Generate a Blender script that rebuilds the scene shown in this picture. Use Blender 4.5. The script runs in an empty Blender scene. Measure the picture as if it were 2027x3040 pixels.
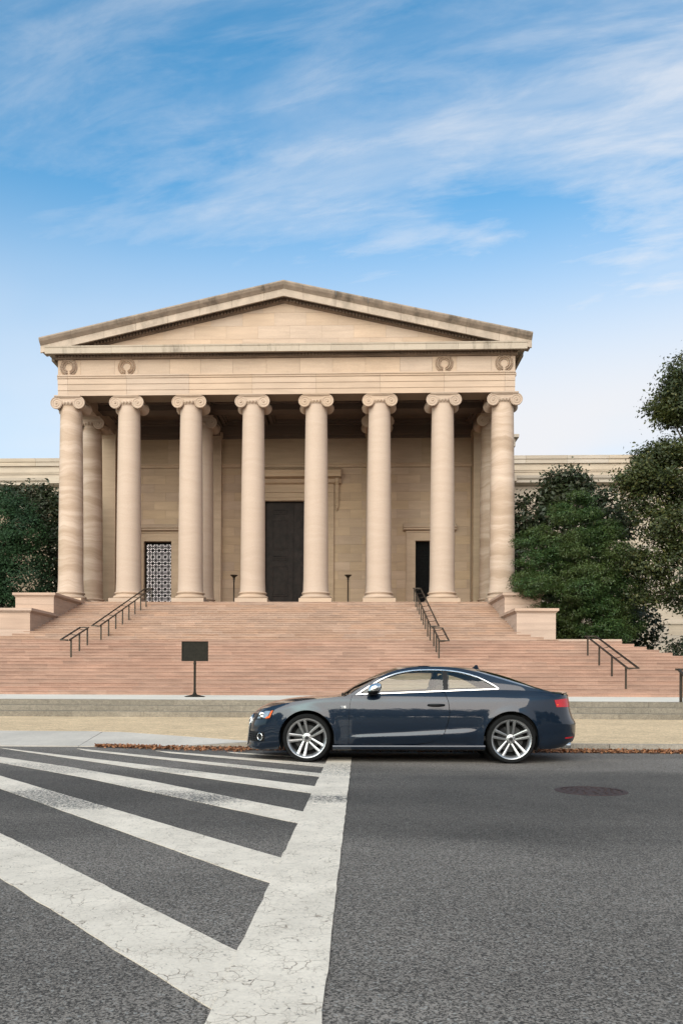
import bpy, bmesh, math, random
import numpy as np
from mathutils import Vector, Matrix, Euler
from mathutils.geometry import delaunay_2d_cdt

R = math.radians
random.seed(7)
rng = np.random.default_rng(7)
SC = bpy.context.scene
COL = SC.collection

# ------------------------------------------------------------------ camera
cam_d = bpy.data.cameras.new('camera')
cam = bpy.data.objects.new('camera', cam_d)
COL.objects.link(cam)
cam.location = (0, 0, 1.08)
cam.rotation_mode = 'XYZ'
cam.matrix_world = (Matrix.Translation((0, 0, 1.08)) @ Matrix.Rotation(R(2.06), 4, 'Z')
                    @ Matrix.Rotation(R(90), 4, 'X') @ Matrix.Rotation(0.004, 4, 'Z'))
cam_d.sensor_fit = 'VERTICAL'
cam_d.sensor_height = 36.0
cam_d.lens = 2400 / 3040 * 36
cam_d.shift_x = 59.5 / 3040
cam_d.shift_y = 506.7 / 3040
cam_d.clip_start = 0.1
cam_d.clip_end = 3000
SC.camera = cam

# ------------------------------------------------------------------ sun, sky
SUN_EL, SUN_AZ = R(26), R(197)          # azimuth clockwise from +Y
sun_dir = Vector((math.sin(SUN_AZ) * math.cos(SUN_EL), math.cos(SUN_AZ) * math.cos(SUN_EL), math.sin(SUN_EL)))
sd = bpy.data.lights.new('sun', 'SUN')
sd.energy = 3.6
sd.angle = R(75)
sd.color = (1.0, 0.88, 0.76)
so = bpy.data.objects.new('sun', sd)
COL.objects.link(so)
so.rotation_euler = (-sun_dir).to_track_quat('-Z', 'Y').to_euler()
so.location = sun_dir * 100

world = bpy.data.worlds.new('World')
SC.world = world
world.use_nodes = True
wt = world.node_tree
wt.nodes.clear()


def wn(t, **k):
    n = wt.nodes.new(t)
    for a, b in k.items():
        setattr(n, a, b)
    return n


def wl(a, b):
    wt.links.new(a, b)


def wmath(op, a, b=None, clamp=False):
    n = wn('ShaderNodeMath', operation=op, use_clamp=clamp)
    for i, v in enumerate((a, b)):
        if v is None:
            continue
        if isinstance(v, (int, float)):
            n.inputs[i].default_value = v
        else:
            wl(v, n.inputs[i])
    return n.outputs[0]


sky = wn('ShaderNodeTexSky', sky_type='NISHITA')
sky.sun_disc = False
sky.sun_elevation = SUN_EL
sky.sun_rotation = SUN_AZ
sky.altitude = 0
sky.air_density = 1.0
sky.dust_density = 1.6
sky.ozone_density = 2.0
tc = wn('ShaderNodeTexCoord')
sep = wn('ShaderNodeSeparateXYZ')
wl(tc.outputs['Generated'], sep.inputs[0])
zz = wmath('MAXIMUM', sep.outputs[2], 0.0)
zs = wmath('ADD', zz, 0.16)
cx_ = wmath('DIVIDE', sep.outputs[0], zs)
cy_ = wmath('DIVIDE', sep.outputs[1], zs)
cmb = wn('ShaderNodeCombineXYZ')
wl(cx_, cmb.inputs[0])
wl(cy_, cmb.inputs[1])


def wnoise(rot, scl, loc, scale, detail, rough, dist):
    m0 = wn('ShaderNodeMapping')
    m0.inputs['Rotation'].default_value = (0, 0, R(rot))
    wl(cmb.outputs[0], m0.inputs[0])
    m = wn('ShaderNodeMapping')
    m.inputs['Scale'].default_value = scl
    m.inputs['Location'].default_value = loc
    wl(m0.outputs[0], m.inputs[0])
    n = wn('ShaderNodeTexNoise')
    n.inputs['Scale'].default_value = scale
    n.inputs['Detail'].default_value = detail
    n.inputs['Roughness'].default_value = rough
    n.inputs['Distortion'].default_value = dist
    wl(m.outputs[0], n.inputs['Vector'])
    return n.outputs[0]


def wramp(v, a, b, c=0.0, d=1.0):
    n = wn('ShaderNodeMapRange', interpolation_type='SMOOTHSTEP')
    n.inputs[1].default_value = a
    n.inputs[2].default_value = b
    n.inputs[3].default_value = c
    n.inputs[4].default_value = d
    wl(v, n.inputs[0])
    return n.outputs[0]


n1 = wnoise(13, (0.62, 1.7, 1), (2.3, 0.4, 0), 2.3, 7, 0.6, 0.35)
n2 = wnoise(10, (0.6, 0.8, 1), (0.7, 3.1, 0), 1.3, 4, 0.55, 0.3)
n3 = wnoise(16, (1.5, 4.4, 1), (5.0, 1.0, 0), 2.8, 7, 0.64, 0.35)
c1 = wramp(n1, 0.34, 0.72)
c2 = wramp(n2, 0.16, 0.56)
c3 = wramp(n3, 0.40, 0.72)
xb = wramp(cx_, -0.9, 0.5, 0.42, 1.05)
cl = wmath('MULTIPLY', wmath('MULTIPLY', wmath('ADD', wmath('MULTIPLY', c1, 0.75), wmath('MULTIPLY', c3, 0.45)), c2), xb)
cl = wmath('MULTIPLY', cl, 0.66, True)
lowc = wramp(sep.outputs[2], 0.55, 0.29, 0.0, 1.0)
lowc2 = wmath('MULTIPLY', lowc, wramp(n2, 0.15, 0.5, 0.75, 1.0))
cl = wmath('MAXIMUM', cl, wmath('MULTIPLY', lowc2, wramp(cx_, -1.6, 0.6, 0.62, 1.0)), True)
hs = wn('ShaderNodeHueSaturation')
hs.inputs['Saturation'].default_value = 1.0
hs.inputs['Value'].default_value = 1.0
wl(sky.outputs[0], hs.inputs['Color'])
mx = wn('ShaderNodeMix', data_type='RGBA')
wl(cl, mx.inputs['Factor'])
tint = wn('ShaderNodeMix', data_type='RGBA', blend_type='MULTIPLY')
tint.inputs['Factor'].default_value = 1.0
wl(hs.outputs[0], tint.inputs['A'])
tint.inputs['B'].default_value = (0.40, 0.91, 1.0, 1)
wl(tint.outputs['Result'], mx.inputs['A'])
mx.inputs['B'].default_value = (3.6, 3.65, 3.8, 1)
bg = wn('ShaderNodeBackground')
bg.inputs['Strength'].default_value = 0.15
wl(mx.outputs['Result'], bg.inputs['Color'])
wo = wn('ShaderNodeOutputWorld')
wl(bg.outputs[0], wo.inputs[0])

SC.view_settings.view_transform = 'Standard'
SC.view_settings.look = 'None'
SC.view_settings.gamma = 1
SC.view_settings.use_curve_mapping = False
SC.view_settings.exposure = 0.70
SC.render.engine = 'CYCLES'
SC.cycles.max_bounces = 8
SC.cycles.transparent_max_bounces = 12
SC.cycles.use_adaptive_sampling = True


# ------------------------------------------------------------------ helpers
class Nd:
    """tiny node-tree writer for a material"""

    def __init__(s, name):
        s.m = bpy.data.materials.new(name)
        s.m.use_nodes = True
        s.t = s.m.node_tree
        s.b = s.t.nodes['Principled BSDF']
        s.out = s.t.nodes['Material Output']
        s._pos = None

    def n(s, t, **k):
        x = s.t.nodes.new(t)
        for a, b in k.items():
            setattr(x, a, b)
        return x

    def l(s, a, b):
        s.t.links.new(a, b)

    def put(s, v, inp):
        if hasattr(v, 'is_linked') or isinstance(v, bpy.types.NodeSocket):
            s.l(v, inp)
        else:
            if isinstance(v, tuple) and len(v) == 3 and inp.type == 'RGBA':
                v = (*v, 1)
            inp.default_value = v

    def pos(s):
        if s._pos is None:
            s._pos = s.n('ShaderNodeNewGeometry').outputs['Position']
        return s._pos

    def island(s):
        return s.n('ShaderNodeNewGeometry').outputs['Random Per Island']

    def rnd(s):
        return s.n('ShaderNodeObjectInfo').outputs['Random']

    def map(s, v, scale=(1, 1, 1), loc=(0, 0, 0), rot=(0, 0, 0)):
        m = s.n('ShaderNodeMapping')
        m.inputs['Scale'].default_value = scale
        m.inputs['Location'].default_value = loc
        m.inputs['Rotation'].default_value = rot
        s.l(v, m.inputs[0])
        return m.outputs[0]

    def noise(s, v, scale, detail=4, rough=0.55, dist=0.0):
        x = s.n('ShaderNodeTexNoise')
        x.inputs['Scale'].default_value = scale
        x.inputs['Detail'].default_value = detail
        x.inputs['Roughness'].default_value = rough
        x.inputs['Distortion'].default_value = dist
        s.l(v, x.inputs['Vector'])
        return x.outputs[0]

    def voro(s, v, scale, feature='F1', out='Distance', rand=1.0):
        x = s.n('ShaderNodeTexVoronoi', feature=feature)
        x.inputs['Scale'].default_value = scale
        x.inputs['Randomness'].default_value = rand
        s.l(v, x.inputs['Vector'])
        return x.outputs[out]

    def ramp(s, v, a, b, c=0.0, d=1.0, smooth=True):
        x = s.n('ShaderNodeMapRange', interpolation_type='SMOOTHSTEP' if smooth else 'LINEAR')
        x.inputs[1].default_value = a
        x.inputs[2].default_value = b
        x.inputs[3].default_value = c
        x.inputs[4].default_value = d
        s.l(v, x.inputs[0])
        return x.outputs[0]

    def math(s, op, a, b=None, clamp=False):
        x = s.n('ShaderNodeMath', operation=op, use_clamp=clamp)
        s.put(a, x.inputs[0])
        if b is not None:
            s.put(b, x.inputs[1])
        return x.outputs[0]

    def vadd(s, a, b):
        x = s.n('ShaderNodeVectorMath', operation='ADD')
        s.put(a, x.inputs[0])
        s.put(b, x.inputs[1])
        return x.outputs[0]

    def mix(s, f, a, b, mode='MIX'):
        x = s.n('ShaderNodeMix', data_type='RGBA', blend_type=mode)
        s.put(f, x.inputs['Factor'])
        s.put(a, x.inputs['A'])
        s.put(b, x.inputs['B'])
        return x.outputs['Result']

    def val(s, c, f):
        """colour c times scalar f"""
        x = s.n('ShaderNodeVectorMath', operation='SCALE')
        s.put(c, x.inputs[0])
        s.put(f, x.inputs['Scale'])
        return x.outputs[0]

    def rgb(s, c):
        x = s.n('ShaderNodeRGB')
        x.outputs[0].default_value = (*c, 1)
        return x.outputs[0]

    def bump(s, h, strength=0.3, dist=0.02):
        x = s.n('ShaderNodeBump')
        x.inputs['Strength'].default_value = strength
        x.inputs['Distance'].default_value = dist
        s.l(h, x.inputs['Height'])
        s.l(x.outputs[0], s.b.inputs['Normal'])

    def done(s, color=None, rough=0.8, metal=0.0, spec=None):
        if color is not None:
            s.put(color, s.b.inputs['Base Color'])
        s.put(rough, s.b.inputs['Roughness'])
        s.put(metal, s.b.inputs['Metallic'])
        if spec is not None:
            s.put(spec, s.b.inputs['Specular IOR Level'])
        return s.m


def spl(xs, ys):
    """smooth 1-D interpolation through points (monotone cubic hermite)"""
    xs = [float(a) for a in xs]
    ys = [float(a) for a in ys]
    n = len(xs)
    dl = [(ys[i + 1] - ys[i]) / (xs[i + 1] - xs[i]) for i in range(n - 1)]
    m = [dl[0]] + [0 if dl[i - 1] * dl[i] <= 0 else 2 * dl[i - 1] * dl[i] / (dl[i - 1] + dl[i]) for i in range(1, n - 1)] + [dl[-1]]

    def f(x):
        if x <= xs[0]:
            return ys[0]
        if x >= xs[-1]:
            return ys[-1]
        i = max(j for j in range(n - 1) if xs[j] <= x)
        h = xs[i + 1] - xs[i]
        t = (x - xs[i]) / h
        return ((2 * t ** 3 - 3 * t ** 2 + 1) * ys[i] + (t ** 3 - 2 * t ** 2 + t) * h * m[i]
                + (-2 * t ** 3 + 3 * t ** 2) * ys[i + 1] + (t ** 3 - t ** 2) * h * m[i + 1])
    return f


class MB:
    """mesh collector"""

    def __init__(s):
        s.v = []
        s.f = []

    def add(s, vs, fs):
        o = len(s.v)
        s.v += [tuple(p) for p in vs]
        s.f += [tuple(i + o for i in q) for q in fs]
        return s

    def box(s, x0, x1, y0, y1, z0, z1):
        return s.add([(x0, y0, z0), (x1, y0, z0), (x1, y1, z0), (x0, y1, z0),
                      (x0, y0, z1), (x1, y0, z1), (x1, y1, z1), (x0, y1, z1)],
                     [(0, 3, 2, 1), (4, 5, 6, 7), (0, 1, 5, 4), (1, 2, 6, 5), (2, 3, 7, 6), (3, 0, 4, 7)])

    def bar(s, p, q, w, h=None, up=(0, 0, 1)):
        """rectangular bar from p to q"""
        p, q = Vector(p), Vector(q)
        h = h or w
        d = (q - p).normalized()
        u = Vector(up)
        if abs(d.dot(u)) > 0.98:
            u = Vector((0, 1, 0))
        a = d.cross(u).normalized() * w / 2
        b = a.cross(d).normalized() * h / 2
        vs = [p - a - b, p + a - b, p + a + b, p - a + b, q - a - b, q + a - b, q + a + b, q - a + b]
        return s.add(vs, [(0, 3, 2, 1), (4, 5, 6, 7), (0, 1, 5, 4), (1, 2, 6, 5), (2, 3, 7, 6), (3, 0, 4, 7)])

    def prism_xz(s, poly, y0, y1):
        """polygon in x-z (counter-clockwise seen from -Y), extruded y0 -> y1"""
        n = len(poly)
        vs = [(x, y0, z) for x, z in poly] + [(x, y1, z) for x, z in poly]
        fs = [tuple(range(n)), tuple(range(2 * n - 1, n - 1, -1))]
        fs += [((i + 1) % n, i, n + i, n + (i + 1) % n) for i in range(n)]
        return s.add(vs, fs)

    def prism_yz(s, poly, x0, x1):
        n = len(poly)
        vs = [(x0, y, z) for y, z in poly] + [(x1, y, z) for y, z in poly]
        fs = [tuple(range(n)), tuple(range(2 * n - 1, n - 1, -1))]
        fs += [((i + 1) % n, i, n + i, n + (i + 1) % n) for i in range(n)]
        return s.add(vs, fs)

    def prism_xy(s, poly, z0, z1):
        n = len(poly)
        vs = [(x, y, z0) for x, y in poly] + [(x, y, z1) for x, y in poly]
        fs = [tuple(range(n - 1, -1, -1)), tuple(range(n, 2 * n))]
        fs += [(i, (i + 1) % n, n + (i + 1) % n, n + i) for i in range(n)]
        return s.add(vs, fs)

    def lathe(s, prof, n=24, c=(0, 0, 0), axis='Z', cap=True):
        vs, fs = [], []
        m = len(prof)
        for i in range(n):
            a = 2 * math.pi * i / n
            ca, sa = math.cos(a), math.sin(a)
            for r, z in prof:
                if axis == 'Z':
                    vs.append((c[0] + r * ca, c[1] + r * sa, c[2] + z))
                elif axis == 'Y':
                    vs.append((c[0] + r * ca, c[1] + z, c[2] + r * sa))
                else:
                    vs.append((c[0] + z, c[1] + r * ca, c[2] + r * sa))
        for i in range(n):
            j = (i + 1) % n
            for k in range(m - 1):
                fs.append((i * m + k, j * m + k, j * m + k + 1, i * m + k + 1))
        if cap:
            if prof[0][0] > 1e-5:
                fs.append(tuple(i * m for i in range(n - 1, -1, -1)))
            if prof[-1][0] > 1e-5:
                fs.append(tuple(i * m + m - 1 for i in range(n)))
        return s.add(vs, fs)

    def tube(s, pts, rad, n=6, closed=False):
        pts = [Vector(p) for p in pts]
        N = len(pts)
        rr = rad if isinstance(rad, (list, tuple)) else [rad] * N
        vs, fs = [], []
        prev = None
        for i, p in enumerate(pts):
            if closed:
                d = pts[(i + 1) % N] - pts[i - 1]
            else:
                d = pts[min(i + 1, N - 1)] - pts[max(i - 1, 0)]
            d.normalize()
            if prev is None:
                u = Vector((0, 0, 1)) if abs(d.z) < 0.9 else Vector((1, 0, 0))
                a = d.cross(u).normalized()
            else:
                a = (prev - d * prev.dot(d)).normalized()
            prev = a
            b = d.cross(a)
            for k in range(n):
                t = 2 * math.pi * k / n
                vs.append(p + (a * math.cos(t) + b * math.sin(t)) * rr[i])
        for i in range(N if closed else N - 1):
            j = (i + 1) % N
            for k in range(n):
                l = (k + 1) % n
                fs.append((i * n + k, i * n + l, j * n + l, j * n + k))
        if not closed:
            fs.append(tuple(range(n - 1, -1, -1)))
            fs.append(tuple((N - 1) * n + k for k in range(n)))
        return s.add(vs, fs)

    def mesh(s, name, smooth=False, sharp=None):
        me = bpy.data.meshes.new(name)
        me.from_pydata(s.v, [], s.f)
        bm = bmesh.new()
        bm.from_mesh(me)
        bmesh.ops.recalc_face_normals(bm, faces=bm.faces)
        bm.to_mesh(me)
        bm.free()
        if smooth:
            me.polygons.foreach_set('use_smooth', [True] * len(me.polygons))
            if sharp:
                me.set_sharp_from_angle(angle=R(sharp))
        return me


def obj(name, mb, mat, parent=None, smooth=False, sharp=None, loc=None):
    me = mb if isinstance(mb, bpy.types.Mesh) else mb.mesh(name, smooth, sharp)
    o = bpy.data.objects.new(name, me)
    COL.objects.link(o)
    if mat and not me.materials:
        me.materials.append(mat)
    if parent:
        o.parent = parent
    if loc:
        o.location = loc
    return o


def tag(o, label=None, cat=None, group=None, kind=None):
    if label:
        o['label'] = label
    if cat:
        o['category'] = cat
    if group:
        o['group'] = group
    if kind:
        o['kind'] = kind
    return o


def empty(name, loc=(0, 0, 0), rz=0.0, parent=None):
    o = bpy.data.objects.new(name, None)
    COL.objects.link(o)
    o.location = loc
    o.rotation_euler = (0, 0, rz)
    if parent:
        o.parent = parent
    return o


def dup(o, parent=None, loc=None, only_first=False):
    c = o.copy()
    COL.objects.link(c)
    if parent:
        c.parent = parent
    if loc:
        c.location = loc
    for ch in list(o.children):
        dup(ch, c)
    return c


# ------------------------------------------------------------------ materials
def stone_mat(name, base, var=0.10, streak=0.10, sz=(0.25, 0.25, 2.2), hue=(1.05, 1.0, 0.92), rough=0.85, island=False, grain=0.10):
    k = Nd(name)
    p = k.pos()
    r = k.island() if island else k.rnd()
    off = k.n('ShaderNodeCombineXYZ')
    k.l(k.math('MULTIPLY', r, 37.0), off.inputs[0])
    k.l(k.math('MULTIPLY', r, 11.0), off.inputs[2])
    q = k.vadd(p, off.outputs[0])
    a = k.noise(k.map(q, sz), 1.6, 5, 0.6, 0.6)
    b = k.noise(q, 0.35, 3, 0.5)
    g = k.noise(p, 28, 3, 0.7)
    f = k.ramp(a, 0.3, 0.7, 1 - streak, 1 + streak)
    f = k.math('MULTIPLY', f, k.ramp(b, 0.3, 0.7, 1 - streak * 0.7, 1 + streak * 0.7))
    f = k.math('MULTIPLY', f, k.ramp(g, 0.25, 0.75, 1 - grain, 1 + grain))
    f = k.math('MULTIPLY', f, k.ramp(r, 0, 1, 1 - var, 1 + var, False))
    h2 = tuple(base[i] * hue[i] for i in range(3))
    r2 = k.math('FRACT', k.math('MULTIPLY', r, 7.31))
    c = k.mix(r2, tuple(base), h2)
    c = k.val(c, f)
    k.bump(g, 0.12, 0.01)
    return k, c, k.done(c, rough)


LIME = (0.405, 0.303, 0.235)
_, _, M_LIME = stone_mat('limestone', LIME, 0.05, 0.07)
_, _, M_WALL = stone_mat('wall limestone', (0.42, 0.306, 0.222), 0.07, 0.07, hue=(1.02, 1.0, 0.90))
_, _, M_WING = stone_mat('wing limestone', (0.38, 0.32, 0.265), 0.06, 0.08)
_, _, M_JOINT = stone_mat('joint mortar', (0.20, 0.155, 0.115), 0.02, 0.05)
_, _, M_CEIL = stone_mat('porch ceiling stone', (0.13, 0.095, 0.075), 0.05, 0.08)  # base much darker than the walls, standing in for shade in the porch
_, _, M_CHEEK = stone_mat('cheek wall stone', (0.42, 0.305, 0.24), 0.05, 0.10, sz=(0.15, 0.15, 3.0), hue=(1.0, 0.95, 0.9))
_, _, M_STEP = stone_mat('pink step stone', (0.325, 0.205, 0.152), 0.085, 0.13, sz=(0.7, 1, 3.5), hue=(1.0, 0.93, 0.90), grain=0.14)
_, _, M_STEP2 = stone_mat('pink upper step stone', (0.335, 0.226, 0.170), 0.08, 0.13, sz=(0.7, 1, 3.5), hue=(1.0, 0.92, 0.84), island=True, grain=0.14)
_, _, M_STEPCORE = stone_mat('step bed stone', (0.26, 0.15, 0.11), 0.02, 0.1)


def stained():
    """cornice stone with dark weathering in patches of its own, below the gutter"""
    k = Nd('weathered cornice limestone')
    p = k.pos()
    r = k.rnd()
    g = k.noise(p, 26, 3, 0.7)
    a = k.noise(k.map(p, (1.6, 1, 0.35)), 1.1, 6, 0.68, 0.3)
    st = k.ramp(a, 0.50, 0.72)
    wide = k.ramp(k.noise(p, 0.16, 2, 0.5), 0.40, 0.62)
    st = k.math('MULTIPLY', st, k.math('ADD', k.math('MULTIPLY', wide, 0.75), 0.12))
    base = k.val(k.rgb((0.38, 0.31, 0.245)), k.ramp(g, 0.25, 0.75, 0.9, 1.1))
    base = k.val(base, k.ramp(r, 0, 1, 0.93, 1.06, False))
    c = k.mix(st, base, (0.085, 0.066, 0.05))
    k.bump(g, 0.12, 0.01)
    return k.done(c, 0.9)


M_CORN = stained()


def raking_stained():
    k = Nd('weathered gutter limestone')
    p = k.pos()
    sx_ = k.n('ShaderNodeSeparateXYZ')
    k.l(p, sx_.inputs[0])
    g_ = k.noise(p, 26, 3, 0.7)
    line = k.math('SUBTRACT', 26.46, k.math('MULTIPLY', k.math('ABSOLUTE', k.math('ADD', sx_.outputs[0], 4.33)), 0.2218))
    h_ = k.math('SUBTRACT', sx_.outputs[2], line)                     # height below the gutter edge
    gut = k.ramp(h_, -0.40, -0.34)
    a = k.noise(k.map(p, (1.2, 1, 0.45)), 1.0, 6, 0.7, 0.3)
    wide = k.ramp(k.noise(p, 0.22, 2, 0.5), 0.38, 0.64)
    st = k.math('MULTIPLY', k.ramp(a, 0.44, 0.66), k.math('ADD', k.math('MULTIPLY', wide, 0.8), 0.15))
    st = k.math('MULTIPLY', st, k.ramp(gut, 0, 1, 0.45, 1.0))
    base = k.mix(gut, (0.40, 0.315, 0.25), (0.30, 0.23, 0.18))
    base = k.val(base, k.ramp(g_, 0.25, 0.75, 0.9, 1.1))
    base = k.val(base, k.ramp(k.noise(p, 1.4, 5, 0.7), 0.3, 0.7, 0.85, 1.12))
    c = k.mix(st, base, (0.12, 0.093, 0.07))
    k.bump(g_, 0.12, 0.01)
    return k.done(c, 0.9)


M_RAKE = raking_stained()
_, _, M_SOOTSHADE = stone_mat('sooty shaded moulding stone', (0.15, 0.105, 0.078), 0.05, 0.25)  # soot, plus the shade under the cornice darkened into the base colour


def column_mat(name, tilt, amp, scl, base=(0.425, 0.32, 0.252)):
    k = Nd(name)
    p = k.pos()
    r = k.rnd()
    off = k.n('ShaderNodeCombineXYZ')
    k.l(k.math('MULTIPLY', r, 61.0), off.inputs[2])
    k.l(k.math('MULTIPLY', r, 23.0), off.inputs[0])
    q = k.vadd(p, off.outputs[0])
    warp = k.noise(q, 0.55, 2, 0.5)
    cw = k.n('ShaderNodeCombineXYZ')
    k.l(k.math('MULTIPLY', warp, 1.1), cw.inputs[2])
    q2 = k.vadd(q, cw.outputs[0])
    m = k.map(q2, (0.12, 0.12, scl), rot=(0, tilt, 0))
    a = k.noise(m, 1.0, 7, 0.66, 0.25)
    g = k.noise(p, 25, 3, 0.7)
    f = k.ramp(a, 0.28, 0.72, 1 - amp, 1 + amp)
    f = k.math('MULTIPLY', f, k.ramp(g, 0.25, 0.75, 0.93, 1.07))
    drum = k.math('FLOOR', k.math('MULTIPLY', k.math('ADD', k.n('ShaderNodeSeparateXYZ').outputs[2], 0.0), 0.6))
    c = k.val(k.mix(k.ramp(a, 0.35, 0.65), tuple(b * (1 - (1 - x) * amp * 6) for b, x in zip(base, (0.98, 0.93, 0.86))), base), f)
    k.bump(g, 0.1, 0.01)
    return k.done(c, 0.82)


M_COLA = column_mat('banded column stone', R(2), 0.21, 1.5)
M_COLB = column_mat('veined column stone', R(-35), 0.035, 3.2)

k = Nd('asphalt')
p = k.pos()
sy = k.n('ShaderNodeSeparateXYZ')
k.l(p, sy.inputs[0])
yy = k.math('ADD', sy.outputs[1], k.ramp(k.noise(k.map(p, (0.25, 0.5, 1)), 1.0, 3, 0.6), 0.2, 0.8, -0.9, 0.9))
band = k.math('MULTIPLY', k.ramp(yy, 4.6, 6.4), k.ramp(yy, 9.2, 10.6, 1.0, 0.0))
ag = k.voro(p, 140, 'F1', 'Color')
agv = k.n('ShaderNodeSeparateColor')
k.l(ag, agv.inputs[0])
big = k.noise(p, 0.55, 3, 0.55, 0.4)
lane = k.noise(k.map(p, (0.12, 0.8, 1)), 0.9, 3, 0.5)
fine = k.noise(p, 60, 3, 0.75)
spk = k.ramp(agv.outputs[0], 0.0, 1.0, 0.30, 1.62)
st2 = k.n('ShaderNodeTexVoronoi', feature='F1')
st2.inputs['Scale'].default_value = 62
k.l(p, st2.inputs['Vector'])
s2 = k.n('ShaderNodeSeparateColor')
k.l(st2.outputs['Color'], s2.inputs[0])
white = k.math('MULTIPLY', k.ramp(s2.outputs[1], 0.78, 0.95), k.ramp(st2.outputs['Distance'], 0.30, 0.55, 1.0, 0.0))
f = k.math('MULTIPLY', spk, k.ramp(fine, 0.25, 0.75, 0.8, 1.2))
f = k.math('MULTIPLY', f, k.ramp(big, 0.3, 0.7, 0.84, 1.15))
f = k.math('MULTIPLY', f, k.ramp(lane, 0.35, 0.65, 0.88, 1.12))
f = k.math('MULTIPLY', f, k.ramp(band, 0, 1, 1.08, 0.62, False))
ASPH = k.val(k.rgb((0.124, 0.108, 0.094)), f)
ASPH = k.mix(k.math('MULTIPLY', k.math('MULTIPLY', white, k.ramp(band, 0, 1, 0.75, 0.35, False)), 1.0), ASPH, (0.27, 0.255, 0.235))
hgt = k.math('ADD', k.math('MULTIPLY', k.voro(p, 150), 0.7), k.math('MULTIPLY', fine, 0.6))
k.bump(hgt, 0.55, 0.006)
M_ASPH = k.done(ASPH, 0.88, spec=0.3)


def paint_mat():
    k = Nd('worn white road paint')
    p = k.pos()
    pw = k.vadd(p, k.val(k.n('ShaderNodeTexNoise').outputs[1], 0.0))
    nw = k.n('ShaderNodeTexNoise')
    nw.inputs['Scale'].default_value = 9
    nw.inputs['Detail'].default_value = 3
    k.l(p, nw.inputs['Vector'])
    pw = k.vadd(p, k.val(nw.outputs[1], 0.09))
    edge = k.voro(pw, 14.0, 'DISTANCE_TO_EDGE')
    gate = k.ramp(k.noise(p, 6.0, 4, 0.65), 0.44, 0.62)
    crack = k.math('MULTIPLY', k.ramp(edge, 0.007, 0.036, 1.0, 0.0), gate)
    edge2 = k.voro(pw, 33.0, 'DISTANCE_TO_EDGE')
    crack2 = k.math('MULTIPLY', k.ramp(edge2, 0.01, 0.05, 0.6, 0.0), k.ramp(k.noise(p, 7.0, 3, 0.6), 0.46, 0.62))
    crack = k.math('MAXIMUM', crack, crack2)
    # tyre-worn bands across the road and pores
    sp_ = k.n('ShaderNodeSeparateXYZ')
    k.l(p, sp_.inputs[0])
    yy = k.math('ADD', sp_.outputs[1], k.ramp(k.noise(k.map(p, (0.5, 0.8, 1)), 1.0, 3, 0.6), 0.2, 0.8, -0.7, 0.7))
    w1 = k.math('MULTIPLY', k.ramp(yy, 6.5, 7.3), k.ramp(yy, 7.6, 8.5, 1.0, 0.0))
    w2 = k.math('MULTIPLY', k.ramp(yy, 9.0, 9.8), k.ramp(yy, 10.0, 10.8, 0.7, 0.0))
    wear = k.math('ADD', k.math('MAXIMUM', w1, w2), k.ramp(k.noise(p, 1.1, 3, 0.6), 0.55, 0.8, 0.0, 0.4))
    pore = k.noise(p, 42, 4, 0.8)
    wornm = k.ramp(k.math('ADD', k.math('MULTIPLY', wear, 0.17), pore), 0.60, 0.72)
    wh = k.val(k.rgb((0.66, 0.575, 0.475)), k.ramp(k.noise(p, 2.2, 4, 0.6), 0.3, 0.7, 0.9, 1.06))
    wh = k.val(wh, k.ramp(k.noise(p, 60, 2, 0.7), 0.3, 0.7, 0.93, 1.05))
    c = k.mix(k.math('MULTIPLY', crack, 0.8), wh, (0.16, 0.12, 0.085))
    c = k.mix(wornm, c, (0.075, 0.072, 0.07))
    hh = k.math('SUBTRACT', k.math('MULTIPLY', k.noise(p, 55, 3, 0.7), 0.5), k.math('ADD', crack, wornm))
    k.bump(hh, 0.45, 0.004)
    return k.done(c, 0.75)


M_PAINT = paint_mat()


def speck(name, base, scale, amp, big=0.08, rough=0.9, sc2=None, dark=None):
    k = Nd(name)
    p = k.pos()
    v = k.n('ShaderNodeSeparateColor')
    k.l(k.voro(p, scale, 'F1', 'Color'), v.inputs[0])
    f = k.ramp(v.outputs[0], 0, 1, 1 - amp, 1 + amp, False)
    f = k.math('MULTIPLY', f, k.ramp(k.noise(p, 0.6, 4, 0.6), 0.3, 0.7, 1 - big, 1 + big))
    f = k.math('MULTIPLY', f, k.ramp(k.noise(p, scale * 0.12, 3, 0.7), 0.3, 0.7, 1 - amp * 0.5, 1 + amp * 0.5))
    f = k.math('MULTIPLY', f, k.ramp(k.rnd(), 0, 1, 0.92, 1.08))
    c = k.val(k.rgb(base), f)
    k.bump(k.voro(p, scale), 0.3, 0.004)
    return k.done(c, rough)


M_TAN = speck('tan aggregate paving', (0.50, 0.36, 0.215), 42, 0.30, 0.08)
M_GRAN = speck('speckled granite', (0.215, 0.183, 0.142), 70, 0.26, 0.07)
M_CONC = speck('grey concrete', (0.45, 0.40, 0.345), 80, 0.08, 0.10)
M_PLAZA = speck('pale concrete paving', (0.60, 0.54, 0.46), 60, 0.07, 0.06)
M_KERB = speck('kerb granite', (0.26, 0.225, 0.185), 60, 0.20, 0.12)
M_GROUND = speck('worn lawn', (0.07, 0.085, 0.035), 9, 0.4, 0.2)


def simple(name, c, rough=0.5, metal=0.0, spec=None, noise=0.08, scale=6, bump=0.0):
    k = Nd(name)
    n = k.noise(k.pos(), scale, 4, 0.6)
    col = k.val(k.rgb(c), k.ramp(n, 0.3, 0.7, 1 - noise, 1 + noise))
    if bump:
        k.bump(n, bump, 0.01)
    return k.done(col, rough, metal, spec)


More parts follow.
